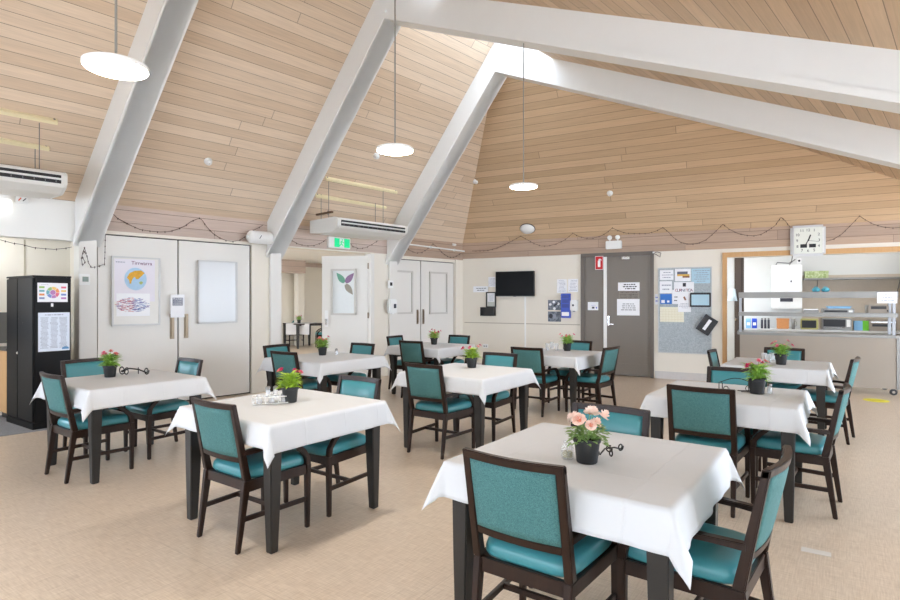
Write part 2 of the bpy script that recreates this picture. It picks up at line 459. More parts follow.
# roof frames
def roof_frame(sc, label, th):
    base = C2 - d2 * sc; dl = Vector((math.cos(th), -math.sin(th))); apex = base + dl * (RR / dl.dot(n2))
    far = C2 - d2 * sc + n2 * (RR + 6.2); LA = (apex - base).length; LB = (far - apex).length; db = (far - apex).normalized()
    hw = .135; b = MB()
    def pr(o2, dr, q, w):
        sd = Vector((-dr.y, dr.x)) * w
        b.loft([[(*(o2 + dr * x + sg * sd), z) for x, z in q] for sg in (-1, 1)])
    z0, z1, z2 = 2.20, 5.25, 5.25 - .466 * 6.2
    pr(base, dl, [(0, z0), (LA, z1), (LA, 5.95), (0, ZB + .03)], hw)
    q = [(0, z1), (LB, z2), (LB, z2 + .42), (LB * 1.05 / 6.2, ZRO + .05), (LB * .6 / 6.2, 5.9), (0, 5.95)]
    pr(apex, db, q, hw)
    fw = .16
    pr(base, dl, [(0, z0), (LA, z1), (LA, z1 + .085), (0, z0 + .09)], fw)
    pr(apex, db, [(-.05, z1), (LB, z2), (LB, z2 + .06), (0, z1 + .06)], fw)
    return struct(b.obj('ceiling_beam', M_BEAM), label)
FRAMES = [FL.a(75.5) * -1 - .125, FL.a(267.3) * -1 - .125, FL.a(387) * -1 - .125]
for s_, th_, lb in zip(FRAMES, (35, 39, 43.2), ('white painted roof frame landing beside the black cabinet', 'white painted roof frame landing between the panel doors and the open doorway', 'white painted roof frame landing by the far cream double doors')):
    roof_frame(s_, lb, math.radians(th_))
roof_frame(FRAMES[0] + 2.62, 'white painted roof frame behind the photographer', math.radians(35))
for s_ in FRAMES:
    q = FL.at(-s_, 0)
    b = MB().span((-.1, -.06, 0), (.1, .2, 2.29)).obj('pillar', M_DOORW, loc=q, rotz=FL.ang, bevel=.006); struct(b, 'white post under a roof frame')


def wall_piece(F, a0, a1, z0, z1, m, name, o0=-.15, o1=0, label=None):
    b = MB().span((0, -o0, z0), (a1 - a0, -o1, z1)).obj(name, m, loc=F.at(a0, 0), rotz=F.ang)
    return struct(b, label)


# left wall bays
sA, sB, sC = FRAMES
aDL, aDR = FL.a(97), FL.a(252)
wall_piece(FL, -sA + .1, aDL, 0, ZW, M_WALL, 'wall_left')
wall_piece(FL, aDR, -sB - .1, 0, ZW, M_WALL, 'wall_left')
wall_piece(FL, aDL, aDR, 2.385, ZW, M_WALL, 'wall_left')
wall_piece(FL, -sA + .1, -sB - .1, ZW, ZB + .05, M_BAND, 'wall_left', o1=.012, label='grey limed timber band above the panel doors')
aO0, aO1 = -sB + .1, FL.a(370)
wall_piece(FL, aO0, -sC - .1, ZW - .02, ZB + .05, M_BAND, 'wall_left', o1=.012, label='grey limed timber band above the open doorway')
wall_piece(FL, aO1 + .07, -sC - .1, 0, ZW, M_WALL, 'wall_left')
wall_piece(FL, aO0, aO1 + .07, 2.385, ZW - .02, M_WALL, 'trim_1', o1=.03, label='cream door head over the open doorway')
wall_piece(FL, aO1, aO1 + .08, 0, 2.385, M_DOORW, 'trim_2', o1=.03, label='pale door jamb at the open doorway')
aF0, aF1 = FL.a(393.5), FL.a(455.5)
wall_piece(FL, -sC + .1, aF0, 0, ZW - .03, M_WALL, 'wall_left')
wall_piece(FL, aF1, 0, 0, ZW - .03, M_WALL, 'wall_left')
wall_piece(FL, aF0, aF1, 2.335, ZW - .03, M_WALL, 'wall_left')
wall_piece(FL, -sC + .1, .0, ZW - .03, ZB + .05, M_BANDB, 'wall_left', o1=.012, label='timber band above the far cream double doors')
wall_piece(FL, aF1 - .02, aF1 + .07, 0, 2.4, M_WALL, 'trim_3', o1=.03)
# bulkhead left of the first frame, kitchenette behind
wall_piece(FL, -SMAX, -sA - .1, 2.265, ZB + .1, M_WALLW, 'wall_left', o0=-.2, label='white bulkhead over the kitchenette')
MB().span((SMAX - 9.3, .5, 0), (SMAX - sA + .6, .62, 2.6)).obj('wall_kitchenette', M_WALL, loc=FL.at(-SMAX, 0, 0), rotz=FL.ang)
wk = bpy.data.objects['wall_kitchenette']; wk.location = FL.at(-SMAX, 0, -.25); struct(wk, 'cream wall behind the black cabinet')
wall_piece(FL, -SMAX, -9.3, 0, .95, M_WALL, 'wall_kitchenette', o0=-.87, o1=-.75); wall_piece(FL, -SMAX, -9.3, 2.35, 2.6, M_WALL, 'wall_kitchenette', o0=-.87, o1=-.75)
w3 = wall_piece(FL, -SMAX, -9.3, .95, 1.0, M_BEAM, 'side_fill_window', o0=-.87, o1=-.72, label='unseen window added beyond the wooden bench to brighten the roof frames')  # unseen opening added to let world light onto the left roof frames
for k_ in range(4):
    f_ = MB().span((k_ * 1.2, .75, .95), (k_ * 1.2 + .05, .8, 2.35)).obj('mullion', M_BEAM, w3)
a_ = FL.a(24.5, -.75)
sm = MB().span((-.008, -.012, 0), (.008, 0, 2.3)).obj('trim_4', mat('shadow_gap', (190, 180, 160), .6), loc=FL.at(a_, 0, -.75), rotz=FL.ang); struct(sm)
wall_piece(FL, -sA - .02, -sA + .12, 0, 2.3, M_WALL, 'wall_kitchenette', o0=-.8, o1=-.15)
b = MB().span((0, 0, 2.5), (SMAX - sA + .6, 1.0, 2.55)).obj('ceiling', M_WALLW, loc=FL.at(-SMAX, 0, -.1), rotz=FL.ang); struct(b)
area('kitchenette_fill', FL.at(-8.6, 2.45, -.4), 1.0, .3, 7, (1, 1, 1))  # area light added to brighten the kitchenette, no fixture in view
cp = MB().span((0, -.65, 0.001), (SMAX - sA + .2, .75, .006)).obj('floor_carpet', M_CARPET, loc=FL.at(-SMAX, 0, 0), rotz=FL.ang); struct(cp, 'grey carpet strip at the kitchenette')

# back wall
uD0, uD1 = FB.a(581), FB.a(654)
uK0, uK1 = FB.a(727), 8.75
UE = 9.15
wall_piece(FB, 0, uD0, 0, ZW, M_WALL, 'wall_back')
wall_piece(FB, uD1, uK0, 0, ZW, M_WALL, 'wall_back')
wall_piece(FB, uK0, uK1, 2.27, ZW, M_WALL, 'wall_back')
wall_piece(FB, uK1, UE, 0, ZW, M_WALL, 'wall_back')
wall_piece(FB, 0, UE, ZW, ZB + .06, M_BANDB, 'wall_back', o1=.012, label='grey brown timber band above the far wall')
wall_piece(FB, uD1 + .02, uK0 - .08, 0, .14, mat('grey_vinyl_skirting', (205, 200, 196), .5), 'baseboard_back', o0=0, o1=.012)
wall_piece(FB, 0, uD0 - .01, .0, .1, mat('grey_vinyl_skirting', (205, 200, 196), .5), 'baseboard_back', o0=0, o1=.012)
wall_piece(FB, .05, uD0 - .02, .985, 1.0, mat('groove_shadow_line', (176, 164, 148), .6), 'trim_5', o0=0, o1=.002, label='thin joint line in the far wall panels')
t = wall_piece(FB, uK0 - .075, uK0, 0, 2.275, M_PINE, 'trim_6', o0=-.15, o1=.03, label='honey timber jamb of the servery opening')
t = wall_piece(FB, uK0 - .075, uK1, 2.275, 2.36, M_PINE, 'trim_7', o0=-.15, o1=.03, label='honey timber head of the servery opening')

wall_piece(FB, uD0 - .2, uD1 + .2, 0, 2.6, M_GREY, 'wall_back', o0=-.22, o1=-.16)  # hidden slab added to block light leaking under the grey door
# kitchen beyond the servery
KD = -2.7
wall_piece(FB, 4.6, 13, 0, 3.0, M_KWALL, 'wall_kitchen', o0=KD - .1, o1=KD, label='white far wall of the kitchen')
wall_piece(FB, 4.6, FB.a(735, -1.0), 0, 3.0, M_KWALL, 'wall_kitchen', o0=-1.1, o1=-1.0)
b = MB().span((0, .15, 2.9), (8.5, 2.8, 2.95)).obj('ceiling', M_WALLW, loc=FB.at(4.6, 0), rotz=FB.ang); struct(b)
wall_piece(FB, 12.4, 12.5, 0, 3.0, M_KWALL, 'wall_kitchen', o0=KD, o1=-.15)
wall_piece(FB, UE, 12.5, 0, 3.0, M_WALL, 'wall_back')
area('kitchen_fill', FB.at(7.2, 2.85, -1.5), 2.6, 1.0, 14, (1, 1, 1))  # area light added to light the closed kitchen, no fixture in view
kd = thing('door_4', 'dark brown door edge inside the kitchen', 'door', FB.at(FB.a(734.5, -.98), 0, -.98), FB.ang)
w_ = FB.a(744, -.98) - FB.a(734.5, -.98)
MB().span((0, 0, 0), (w_, .06, 2.5)).obj('door_panel', mat('dark_brown_door', (82, 68, 58), .4, var=.06), kd, bevel=.004)
MB().span((w_ * .72, -.012, 0), (w_ * .82, 0, 2.5)).obj('door_stop', mat('darker_brown', (58, 46, 40), .4), kd)
MB().lathe([(.0, 0), (.022, .004), (.026, .016), (.018, .03), (0, .034)], 12).obj('knob', M_BRASS, kd, smooth=True).rotation_euler = (PI / 2, 0, 0)
kd.children[-1].location = (.03, 0, FB.z(737, 319.5, -.98))
struct(kd); del kd['category']

# side room beyond the open doorway
wall_piece(FL, -11, 3.5, 0, 2.62, M_WALL, 'wall_side', o0=-8.1, o1=-8.0, label='cream far wall of the side dining room')
wall_piece(FL, -11, 3.5, 2.62, 3.2, M_BAND, 'wall_side', o0=-8.1, o1=-7.95)
wall_piece(FL, 3.4, 3.5, 0, 2.9, M_WALL, 'wall_side', o0=-8, o1=.3)
b = MB().span((0, .15, 2.75), (14.5, 8.2, 2.8)).obj('ceiling', M_WALLW, loc=FL.at(-11, 0), rotz=FL.ang); struct(b)
b = MB().span((-.12, 0, 0), (.12, .25, 2.62)).obj('pillar', M_WALL, loc=FL.at(FL.a(301.5, -7.6), 0, -7.6), rotz=FL.ang); struct(b, 'cream post in the side dining room')
b = MB().span((-3.0, -.4, 2.35), (-.1, 0, 2.76)).obj('ceiling_beam', M_BAND, loc=FL.at(FL.a(301.5, -7.4), 0, -7.4), rotz=FL.ang); struct(b)
area('side_room_fill', FL.at(-2.6, 2.7, -4.6), 3.5, 2.5, 60, (1, 1, 1))  # area light added where world light cannot reach, no fixture in view

# ------------------------------------------------------------------ doors
def panel_door(parent_name, label, F, a0, a1, z1, panel=None, pull=None, board=None, o=-.03):
    t = thing(parent_name, label, 'door', F.at(a0, 0, o), F.ang); w = a1 - a0
    MB().span((.006, 0, .02), (w - .006, .045, z1)).obj('door_panel', M_DOORW, t, bevel=.003)
    if panel:
        x0, x1, za, zb = panel; f = .035
        fr = MB()
        for q in (((x0, -.012, za), (x1, 0, za + f)), ((x0, -.012, zb - f), (x1, 0, zb)), ((x0, -.012, za), (x0 + f, 0, zb)), ((x1 - f, -.012, za), (x1, 0, zb))): fr.span(q[0][:1] + (-.03,) + q[0][2:], q[1])
        fr.obj('panel_moulding', M_MOULD, t)
        MB().span((x0 + f, -.004, za + f), (x1 - f, 0, zb - f)).obj('inset_panel', M_DOORW, t)
    if pull:
        x, za, zb, pw = pull
        h = MB().span((x - pw / 2, -.012, za), (x + pw / 2, 0, zb)).obj('pull_handle', M_BRASS, t, bevel=.003)
        MB().span((x - pw * .28, -.03, za + .03), (x + pw * .28, -.012, zb - .03)).obj('grip', M_BRASS, h, bevel=.004)
    struct(t); del t['category']
    return t


zt = 2.37

aM = FL.a(179)
pz = lambda px, py: FL.z(px, py)
panel_door('door_1', 'pale grey folding door leaf with a poster frame', FL, aDL + .01, aM - .004, zt, pull=(FL.a(172) - aDL, pz(172, 339), pz(172, 314), .062))
panel_door('door_1', 'pale grey folding door leaf with a blank whiteboard', FL, aM + .004, aDR - .02, zt, pull=(FL.a(186.5) - aM, pz(186.5, 338), pz(186.5, 314), .062))
gap = MB().span((0, .02, 0), (aDR - aDL, .06, 2.39)).obj('trim_8', mat('dark_gap', (40, 38, 36), .7), loc=FL.at(aDL, 0, -.04), rotz=FL.ang); struct(gap, 'dark gap around the folding doors')
aN = FL.a(421.6); zf = 2.32
panel_door('door_2', 'cream double door leaf beside the hand sanitiser', FL, aF0 + .01, aN - .006, zf, panel=(FL.a(394.5) - aF0, FL.a(413.3) - aF0 - .01, FL.z(404, 314), FL.z(404, 270.5)), pull=(FL.a(418) - aF0, FL.z(418, 324), FL.z(418, 309.7), .05))
panel_door('door_2', 'cream double door leaf beside the far corner', FL, aN + .006, aF1 - .03, zf, panel=(FL.a(429.8) - aN, FL.a(447.6) - aN, FL.z(438, 314), FL.z(438, 272)), pull=(FL.a(424) - aN, FL.z(424, 324), FL.z(424, 309.3), .05))
gap = MB().span((0, .02, 0), (aF1 - aF0, .06, 2.34)).obj('trim_9', mat('dark_gap', (40, 38, 36), .7), loc=FL.at(aF0, 0, -.04), rotz=FL.ang); struct(gap)

# the open leaf in the doorway
h0 = FL.at(aO1 - .01, 0, -.05); Yh = h0.y
pL = Vector(((322 - 450) / FPX * (Yh + .1), Yh + .1, 0))
dv = Vector((h0.x - pL.x, h0.y - pL.y)); Ld = dv.length
od = thing('door_3', 'pale grey door standing open with a leaf patterned glass panel', 'door', pL, math.atan2(dv.y, dv.x))
MB().span((0, 0, .02), (Ld, .045, 2.355)).obj('door_panel', M_DOORW, od, bevel=.003)
sx = lambda px: (px - 322) / (369.5 - 322) * Ld
sz = lambda py: CAMH + (300 - py) / FPX * (Yh + .06)
x0, x1, za, zb = sx(331.5), sx(357.5), sz(315), sz(269)
fr = MB(); f = .035
for q in (((x0, -.035, za), (x1, 0, za + f)), ((x0, -.035, zb - f), (x1, 0, zb)), ((x0, -.035, za), (x0 + f, 0, zb)), ((x1 - f, -.035, za), (x1, 0, zb))): fr.span(*q)
fr.obj('window_frame', M_MOULD, od)
MB().span((x0 + f, -.005, za + f), (x1 - f, 0, zb - f)).obj('glass_pane', M_PANELGLASS, od)
for ang, c, nm in ((2.25, (112, 172, 146), 'green'), (.85, (146, 116, 150), 'violet'), (-.95, (160, 154, 140), 'grey')):
    cx, cz = sx(346), sz(283.5); L = .27
    b = MB(); pts = []
    for k in range(13):
        u = k / 12; wv = math.sin(PI * u ** .8) * .058; pts.append((u * L, wv))
    for k in range(12, -1, -1):
        u = k / 12; pts.append((u * L, -math.sin(PI * u ** .8) * .058))
    R = lambda p: (cx + p[0] * math.cos(ang) - p[1] * math.sin(ang), cz + p[0] * math.sin(ang) + p[1] * math.cos(ang))
    b.poly([R(p) for p in pts[1:-1]], .002)
    lo = b.obj('leaf_sticker', mat('leaf_sticker_' + nm, c, .6, var=.1), od, loc=(0, -.008, 0)); lo['label'] = nm + ' leaf sticker'
hb = MB().span((sx(325), -.012, sz(327)), (sx(328.5), 0, sz(310.5))).obj('push_plate', M_WHITE, od, bevel=.003)
MB().span((sx(325.7), -.05, sz(325)), (sx(327.6), -.012, sz(319))).obj('handle', M_CHROME, od, bevel=.006)
for zz in (2.1, 1.15, .3):
    MB().lathe([(.014, 0), (.014, .11)], 10).obj('hinge', M_BRASS, od, loc=(Ld + .005, -.006, zz))
struct(od); del od['category']

# grey door in the far wall
gd = thing('door_5', 'grey brown door with paper notices and a fixed side panel', 'door', FB.at(uD0, 0, 0), FB.ang)
W5 = uD1 - uD0; lx = lambda px: FB.a(px) - uD0
fr = MB(); fr.span((0, -.03, 0), (lx(585), .12, 2.40)); fr.span((lx(650.5), -.03, 0), (W5, .12, 2.40)); fr.span((0, -.03, 2.36), (W5, .12, 2.44))
fr.obj('door_frame', mat('darker_grey_frame', (104, 96, 88), .42, var=.03), gd)
MB().span((lx(585), .0, 0), (lx(603.7), .045, 2.36)).obj('side_panel', M_GREY, gd)
MB().span((lx(603.7), -.02, 0), (lx(606.9), .05, 2.36)).obj('mullion', M_WHITE, gd, bevel=.004)
MB().span((lx(606.9), .0, .015), (lx(650.5), .045, 2.36)).obj('door_panel', M_GREY, gd)
kp = MB().span((lx(607.5), -.005, 2.27), (lx(650), .002, 2.275)); kp.span((lx(607.5), -.003, .4), (lx(650), .002, .404)); kp.span((lx(607.5), -.006, .02), (lx(650), .0, .25))
kp.obj('kick_plate', M_GREY, gd)
zh = FB.z(609, 324.5)
hp = MB().span((lx(607.6), -.008, zh - .02), (lx(609.4), 0, zh + .17)).obj('lock_plate', M_CHROME, gd, bevel=.002)
MB().span((lx(608), -.05, zh), (lx(614), -.035, zh + .02)).span((lx(608), -.05, zh), (lx(609), -.005, zh + .02)).obj('lever', M_CHROME, hp, bevel=.003)
MB().span((lx(622), -.04, 2.3), (lx(630), 0, 2.35)).obj('door_closer', M_CHROME, gd, bevel=.004)
struct(gd); del gd['category']

# ------------------------------------------------------------------ dining tables
U_ANG = math.radians(54.5)
UU = Vector((math.cos(U_ANG), math.sin(U_ANG))); VV = Vector((UU.y, -UU.x))
ZT = .774
TABLES = {
    'cabinet': ((-3.01, 5.15), 'beside the black cabinet'),
    'cruet': ((-1.16, 3.91), 'with the glass cruet rack'),
    'middle': ((.174, 5.753), 'in the middle of the hall'),
    'opendoor': ((-1.60, 7.12), 'before the open door'),
    'corner': ((-.29, 8.95), 'near the far cream double doors'),
    'greydoor': ((1.48, 7.72), 'before the grey door'),
    'roses': ((.665, 2.62), 'with the peach roses'),
    'magenta': ((2.19, 4.36), 'with the magenta flowers and scroll holder'),
    'servery': ((3.76, 6.38), 'nearest the kitchen servery'),
}
t0 = thing('dining_table', 'dark square dining table under white cloth beside the black cabinet', 'table', (0, 0, 0), U_ANG, 'square dining tables')
MB().span((-.48, -.48, .735), (.48, .48, .767)).obj('tabletop', M_DARK, t0, bevel=.004)
ap = MB()
for s in (-1, 1):
    ap.span((-.4, s * .40 - .012, .692), (.4, s * .40 + .012, .735)); ap.span((s * .40 - .012, -.4, .692), (s * .40 + .012, .4, .735))
ap.obj('apron', M_LEG, t0)
for sx_ in (-1, 1):
    for sy_ in (-1, 1):
        MB().sect([(sx_ * .436, sy_ * .436, 0, .052, .052), (sx_ * .432, sy_ * .432, .35, .072, .072), (sx_ * .43, sy_ * .43, .735, .085, .085)]).obj('leg', M_LEG, t0, bevel=.005)


def cloth_mesh(seed):
    rr = random.Random(seed); S = .646 + rr.uniform(-.008, .008); H = .492; N = 66; b = MB()
    ph = [rr.uniform(0, 6.28) for _ in range(8)]; shx, shy = rr.uniform(-.02, .02), rr.uniform(-.02, .02)
    vs = []
    for j in range(N + 1):
        for i in range(N + 1):
            x = -S + 2 * S * i / N + shx; y = -S + 2 * S * j / N + shy
            qx = max(0, abs(x) - H); qy = max(0, abs(y) - H); r = math.hypot(qx, qy)
            bx = max(-H, min(H, x)); by = max(-H, min(H, y)); z = 0
            if r > 0:
                th = math.atan2(qy, qx); cn = math.sin(2 * th) if (qx > 0 and qy > 0) else 0
                al = bx if qy > 0 else by
                rip = (math.sin(al * 17 + ph[0]) * .4 + math.sin(al * 31 + ph[1]) * .3) * min(1, r / .12)
                flare = math.radians(10 + 15 * cn) + .09 * rip * (1 - cn)
                fold = math.sin(th * 4 + ph[2]) * .10 * (1 - abs(2 * cn - 1)) if cn > 0 else 0
                flare += fold
                R0 = .012                                  # soft bend over the table edge
                if r < R0 * 1.4:
                    a_ = r / R0; dx_, dz = R0 * math.sin(a_) * .8, -R0 * (1 - math.cos(a_))
                else:
                    q = (r - R0 * 1.4) * (1 + .14 * cn); dx_ = R0 * .8 + q * math.sin(flare); dz = -R0 * .83 - q * math.cos(flare)
                ux, uy = (qx / r) * (1 if x > 0 else -1), (qy / r) * (1 if y > 0 else -1)
                bx += ux * dx_; by += uy * dx_; z = dz
            else:
                z = .0012 * math.sin(x * 9 + ph[3]) * math.sin(y * 8 + ph[4])
                for cr in (-.24, .08, .38):
                    z += .0016 * math.exp(-((x - cr) / .006) ** 2) + .0014 * math.exp(-((y - cr + .05) / .006) ** 2)
            vs.append((bx, by, z + .0015))
    fs = [(j * (N + 1) + i, j * (N + 1) + i + 1, (j + 1) * (N + 1) + i + 1, (j + 1) * (N + 1) + i) for j in range(N) for i in range(N)]
    b.add(vs, fs)
    return b


for k, (key, ((tx, ty), where)) in enumerate(TABLES.items()):
    if k == 0: t0.location = (tx, ty, 0); TOP = t0
    else: TOP = dup(t0, (tx, ty, 0), U_ANG, 'dark square dining table under white cloth ' + where)
    c = cloth_mesh(10 + k).obj('tablecloth', M_CREASE, smooth=True, loc=(tx, ty, .7695), rotz=U_ANG + random.uniform(-.012, .012))
    md = c.modifiers.new('thickness', 'SOLIDIFY'); md.thickness = .0018; md.offset = 1
    if key == 'opendoor':
        c.scale = (1.07, 1.07, 1); TOP.scale = (1.07, 1.07, 1)
    tag(c, 'white cotton cloth on the square table ' + where, 'tablecloth', 'white tablecloths')


# ------------------------------------------------------------------ dining armchairs
def yb_(z):                               # rake of the rear posts
    return .03 - (z - .42) * .20 if z > .42 else .03 - (.42 - z) * .14
def bow(x): return -.028 * (1 - (x / .21) ** 2)


def make_chair(label):
    t = thing('dining_armchair', label, 'chair', group='teal dining armchairs')
    for s in (-1, 1):
        MB().sect([(s * .205, yb_(z), z, w, d) for z, w, d in ((0, .026, .028), (.2, .032, .036), (.42, .036, .046))]).obj('leg', M_DARK, t, bevel=.004)
        MB().sect([(s * .232, .468, 0, .028, .028), (s * .232, .47, .42, .038, .038)]).obj('leg', M_DARK, t, bevel=.004)
    bf = MB()
    for s in (-1, 1):
        bf.sect([(s * .207, yb_(z), z, .036, d) for z, d in ((.42, .046), (.55, .040), (.7, .034), (.884, .028))])
    def rail(z0, z1, th):
        rg = []
        for i in range(13):
            x = -.225 + .45 * i / 12; q = bow(min(.21, max(-.21, x)))
            rg.append([(x, yb_(z0) + q - th / 2, z0), (x, yb_(z0) + q + th / 2, z0), (x, yb_(z1) + q + th / 2, z1), (x, yb_(z1) + q - th / 2, z1)])
        bf.loft(rg)
    rail(.853, .888, .03)
    rg = []
    for i in range(11):
        x = -.19 + .38 * i / 10; q = bow(x) * .8
        rg.append([(x, yb_(.53) + q - .013, .528), (x, yb_(.53) + q + .013, .528), (x, yb_(.56) + q + .013, .562), (x, yb_(.56) + q - .013, .562)])
    bf.loft(rg)
    bf.obj('back_frame', M_DARK, t, bevel=.004)
    def pad(y0, th, bulge, m, name):
        N, K = 12, 10; vs = []
        for sgn in (0, 1):
            for j in range(K + 1):
                for i in range(N + 1):
                    u, w = i / N * 2 - 1, j / K * 2 - 1; x = u * .188; z = .562 + (w + 1) / 2 * .291
                    e = (1 - u ** 6) * (1 - w ** 6)
                    y = yb_(z) + bow(x) * (.8 + .2 * (w + 1) / 2) + y0 + (sgn * (th + bulge * e) if th > 0 else sgn * (th - bulge * e))
                    vs.append((x, y, z))
        o = (N + 1) * (K + 1); ix = lambda g, i, j: g * o + j * (N + 1) + i; fs = []
        for j in range(K):
            for i in range(N):
                fs.append((ix(0, i, j), ix(0, i + 1, j), ix(0, i + 1, j + 1), ix(0, i, j + 1))); fs.append((ix(1, i, j), ix(1, i, j + 1), ix(1, i + 1, j + 1), ix(1, i + 1, j)))
        for i in range(N):
            fs.append((ix(0, i, 0), ix(1, i, 0), ix(1, i + 1, 0), ix(0, i + 1, 0))); fs.append((ix(0, i, K), ix(0, i + 1, K), ix(1, i + 1, K), ix(1, i, K)))
        for j in range(K):
            fs.append((ix(0, 0, j), ix(0, 0, j + 1), ix(1, 0, j + 1), ix(1, 0, j))); fs.append((ix(0, N, j), ix(1, N, j), ix(1, N, j + 1), ix(0, N, j + 1)))
        o_ = MB().add(vs, fs).obj(name, m, t, smooth=True); return o_
    pad(0, .012, .016, M_VINYL, 'backrest')
    pad(-.001, -.010, .004, M_FABRIC, 'back_panel')
    fr = MB(); fr.span((-.19, .015, .355), (.19, .04, .418)); fr.span((-.22, .458, .355), (.22, .482, .418))
    for s in (-1, 1): fr.bar((s * .207, .03, .3865), (s * .232, .47, .3865), .024, .063)
    fr.obj('seat_frame', M_DARK, t, bevel=.003)
    rings = []; n = 40
    for z, sc in ((.416, .965), (.43, 1.0), (.452, 1.0), (.470, .975), (.483, .92), (.491, .80), (.495, .5)):
        rg = []
        for k in range(n):
            a = 2 * PI * k / n; c, s_ = math.cos(a), math.sin(a)
            x = math.copysign(abs(c) ** .32, c); y = math.copysign(abs(s_) ** .32, s_)
            hw = .208 + .026 * (y + 1) / 2
            rg.append((x * hw * sc, .265 + y * .235 * sc, z))
        rings.append(rg)
    MB().loft(rings).obj('seat', M_VINYL, t, smooth=True)
    for s in (-1, 1):
        b = MB(); rg = []
        for x, y, z, w, h, nx in ((.213, -.0, .588, .034, .03, 0), (.226, .12, .592, .04, .024, 0), (.236, .26, .592, .042, .024, 0), (.238, .33, .585, .04, .028, .25), (.237, .38, .557, .036, .034, .75), (.235, .43, .512, .034, .036, .75), (.233, .462, .468, .036, .036, .95), (.232, .47, .415, .036, .038, 1)):
            dy, dz = math.cos(nx * PI / 2), -math.sin(nx * PI / 2)           # sweep direction in the yz plane
            ny, nz = -dz, dy
            rg.append([(s * x - w / 2, y - ny * h / 2, z - nz * h / 2), (s * x + w / 2, y - ny * h / 2, z - nz * h / 2), (s * x + w / 2, y + ny * h / 2, z + nz * h / 2), (s * x - w / 2, y + ny * h / 2, z + nz * h / 2)])
        b.loft(rg).obj('armrest', M_DARK, t, bevel=.004)
        MB().bar((s * .205, yb_(.19), .19), (s * .232, .468, .19), .018, .03).obj('stretcher', M_DARK, t, bevel=.003)
    MB().bar((-.215, .25, .19), (.215, .25, .19), .018, .028).obj('stretcher', M_DARK, t, bevel=.003)
    return t


FACE = {'-u': U_ANG - PI / 2, '+u': U_ANG + PI / 2, '+v': U_ANG, '-v': U_ANG + PI}
CHAIRS = [
    ('cabinet', '-u', -.545, .05, 0, 'teal armchair seen from behind, pushed up to the table beside the black cabinet'),
    ('cabinet', '+u', .63, -.125, 0, 'teal armchair on the doors side of the table beside the black cabinet'),
    ('cabinet', '-v', .05, -.93, .05, 'teal armchair between the black cabinet and the nearest cloth covered table'),
    ('cruet', '-u', -.54, .085, 0, 'teal armchair seen from behind, pushed up to the table with the glass cruet rack'),
    ('cruet', '+u', .60, .07, 0, 'teal armchair on the far side of the table with the glass cruet rack'),
    ('middle', '-u', -.545, -.10, 0, 'teal armchair seen from behind, at the middle table with a single potted plant'),
    ('middle', '+u', .72, -.06, 0, 'teal armchair on the far side of the middle table'),
    ('opendoor', '-u', -.575, -.02, .05, 'teal armchair seen from behind, at the table before the open door'),
    ('opendoor', '-v', -.05, -.86, .1, 'teal armchair beside the white post, at the table before the open door'),
    ('opendoor', '+u', .76, -.14, 0, 'teal armchair whose back shows under the open door leaf'),
    ('corner', '-u', -.6, .10, .0, 'teal armchair seen from behind, at the table near the far cream double doors'),
    ('corner', '-v', .08, -.80, .1, 'teal armchair below the hand sanitiser, at the table near the far cream doors'),
    ('corner', '+u', .80, -.06, -.03, 'teal armchair below the edge of the far cream double doors'),
    ('greydoor', '-u', -.66, -.09, .05, 'teal armchair seen from behind, pulled out from the table before the grey door'),
    ('greydoor', '+v', .0, .72, -.1, 'teal armchair seen from the side, at the table before the grey door'),
    ('greydoor', '+u', .75, -.02, 0, 'teal armchair half hidden by a potted plant before the grey door'),
    ('roses', '-u', -.55, -.085, 0, 'teal armchair seen from behind, at the table with the peach roses'),
    ('roses', '+u', .555, -.125, 0, 'teal armchair whose back rises beyond the peach roses'),
    ('roses', '+v', .0, .70, -.07, 'teal armchair standing side-on at the table with the peach roses'),
    ('magenta', '-u', -.545, -.09, 0, 'teal armchair seen from behind, at the table with the magenta flowers'),
    ('magenta', '+v', .01, .675, -.06, 'teal armchair side-on at the table with the magenta flowers'),
    ('magenta', '+u', .68, -.07, 0, 'teal armchair behind the scroll holder and magenta flowers'),
    ('servery', '+u', .84, .0, 0, 'teal armchair with its back to the steel servery counter'),
    ('servery', '+v', -.09, .66, -.12, 'teal armchair side-on at the table nearest the kitchen servery'),
    ('servery', '-v', .02, -.63, .0, 'teal armchair below the pin board, at the table nearest the servery'),
]
ch0 = None
for key, side, u, v, tw, label in CHAIRS:
    c = Vector(TABLES[key][0]) + UU * u + VV * v
    if ch0 is None:
        ch0 = make_chair(label); ch0.location = (c.x, c.y, 0); ch0.rotation_euler = (0, 0, FACE[side] + tw)
    else: dup(ch0, (c.x, c.y, 0), FACE[side] + tw, label)

# furniture in the side dining room
sp = floor_pt(309, 350.5); sp = Vector((-4.75, 17.3, 0))
st = dup(t0, (sp.x + .1, sp.y + .35, 0), U_ANG - .2, 'bare dark dining table seen through the open doorway')
cl = MB(); cl.span((-.42, -.50, .0), (.3, .44, .004)); cl.span((-.42, -.504, -.34), (.3, -.50, .004))
c_ = cl.obj('table_runner', M_CLOTH, loc=(sp.x + .1, sp.y + .35, .7685), rotz=U_ANG - .95); tag(c_, 'white cloth laid across the table beyond the open doorway', 'tablecloth')
dup(ch0, (sp.x - .5, sp.y + 1.05, 0), -2.5, 'teal armchair with a dark back seen through the open doorway')
dup(ch0, (sp.x + 1.0, sp.y + .3, 0), 1.9, 'teal armchair beside the open door leaf in the side room')


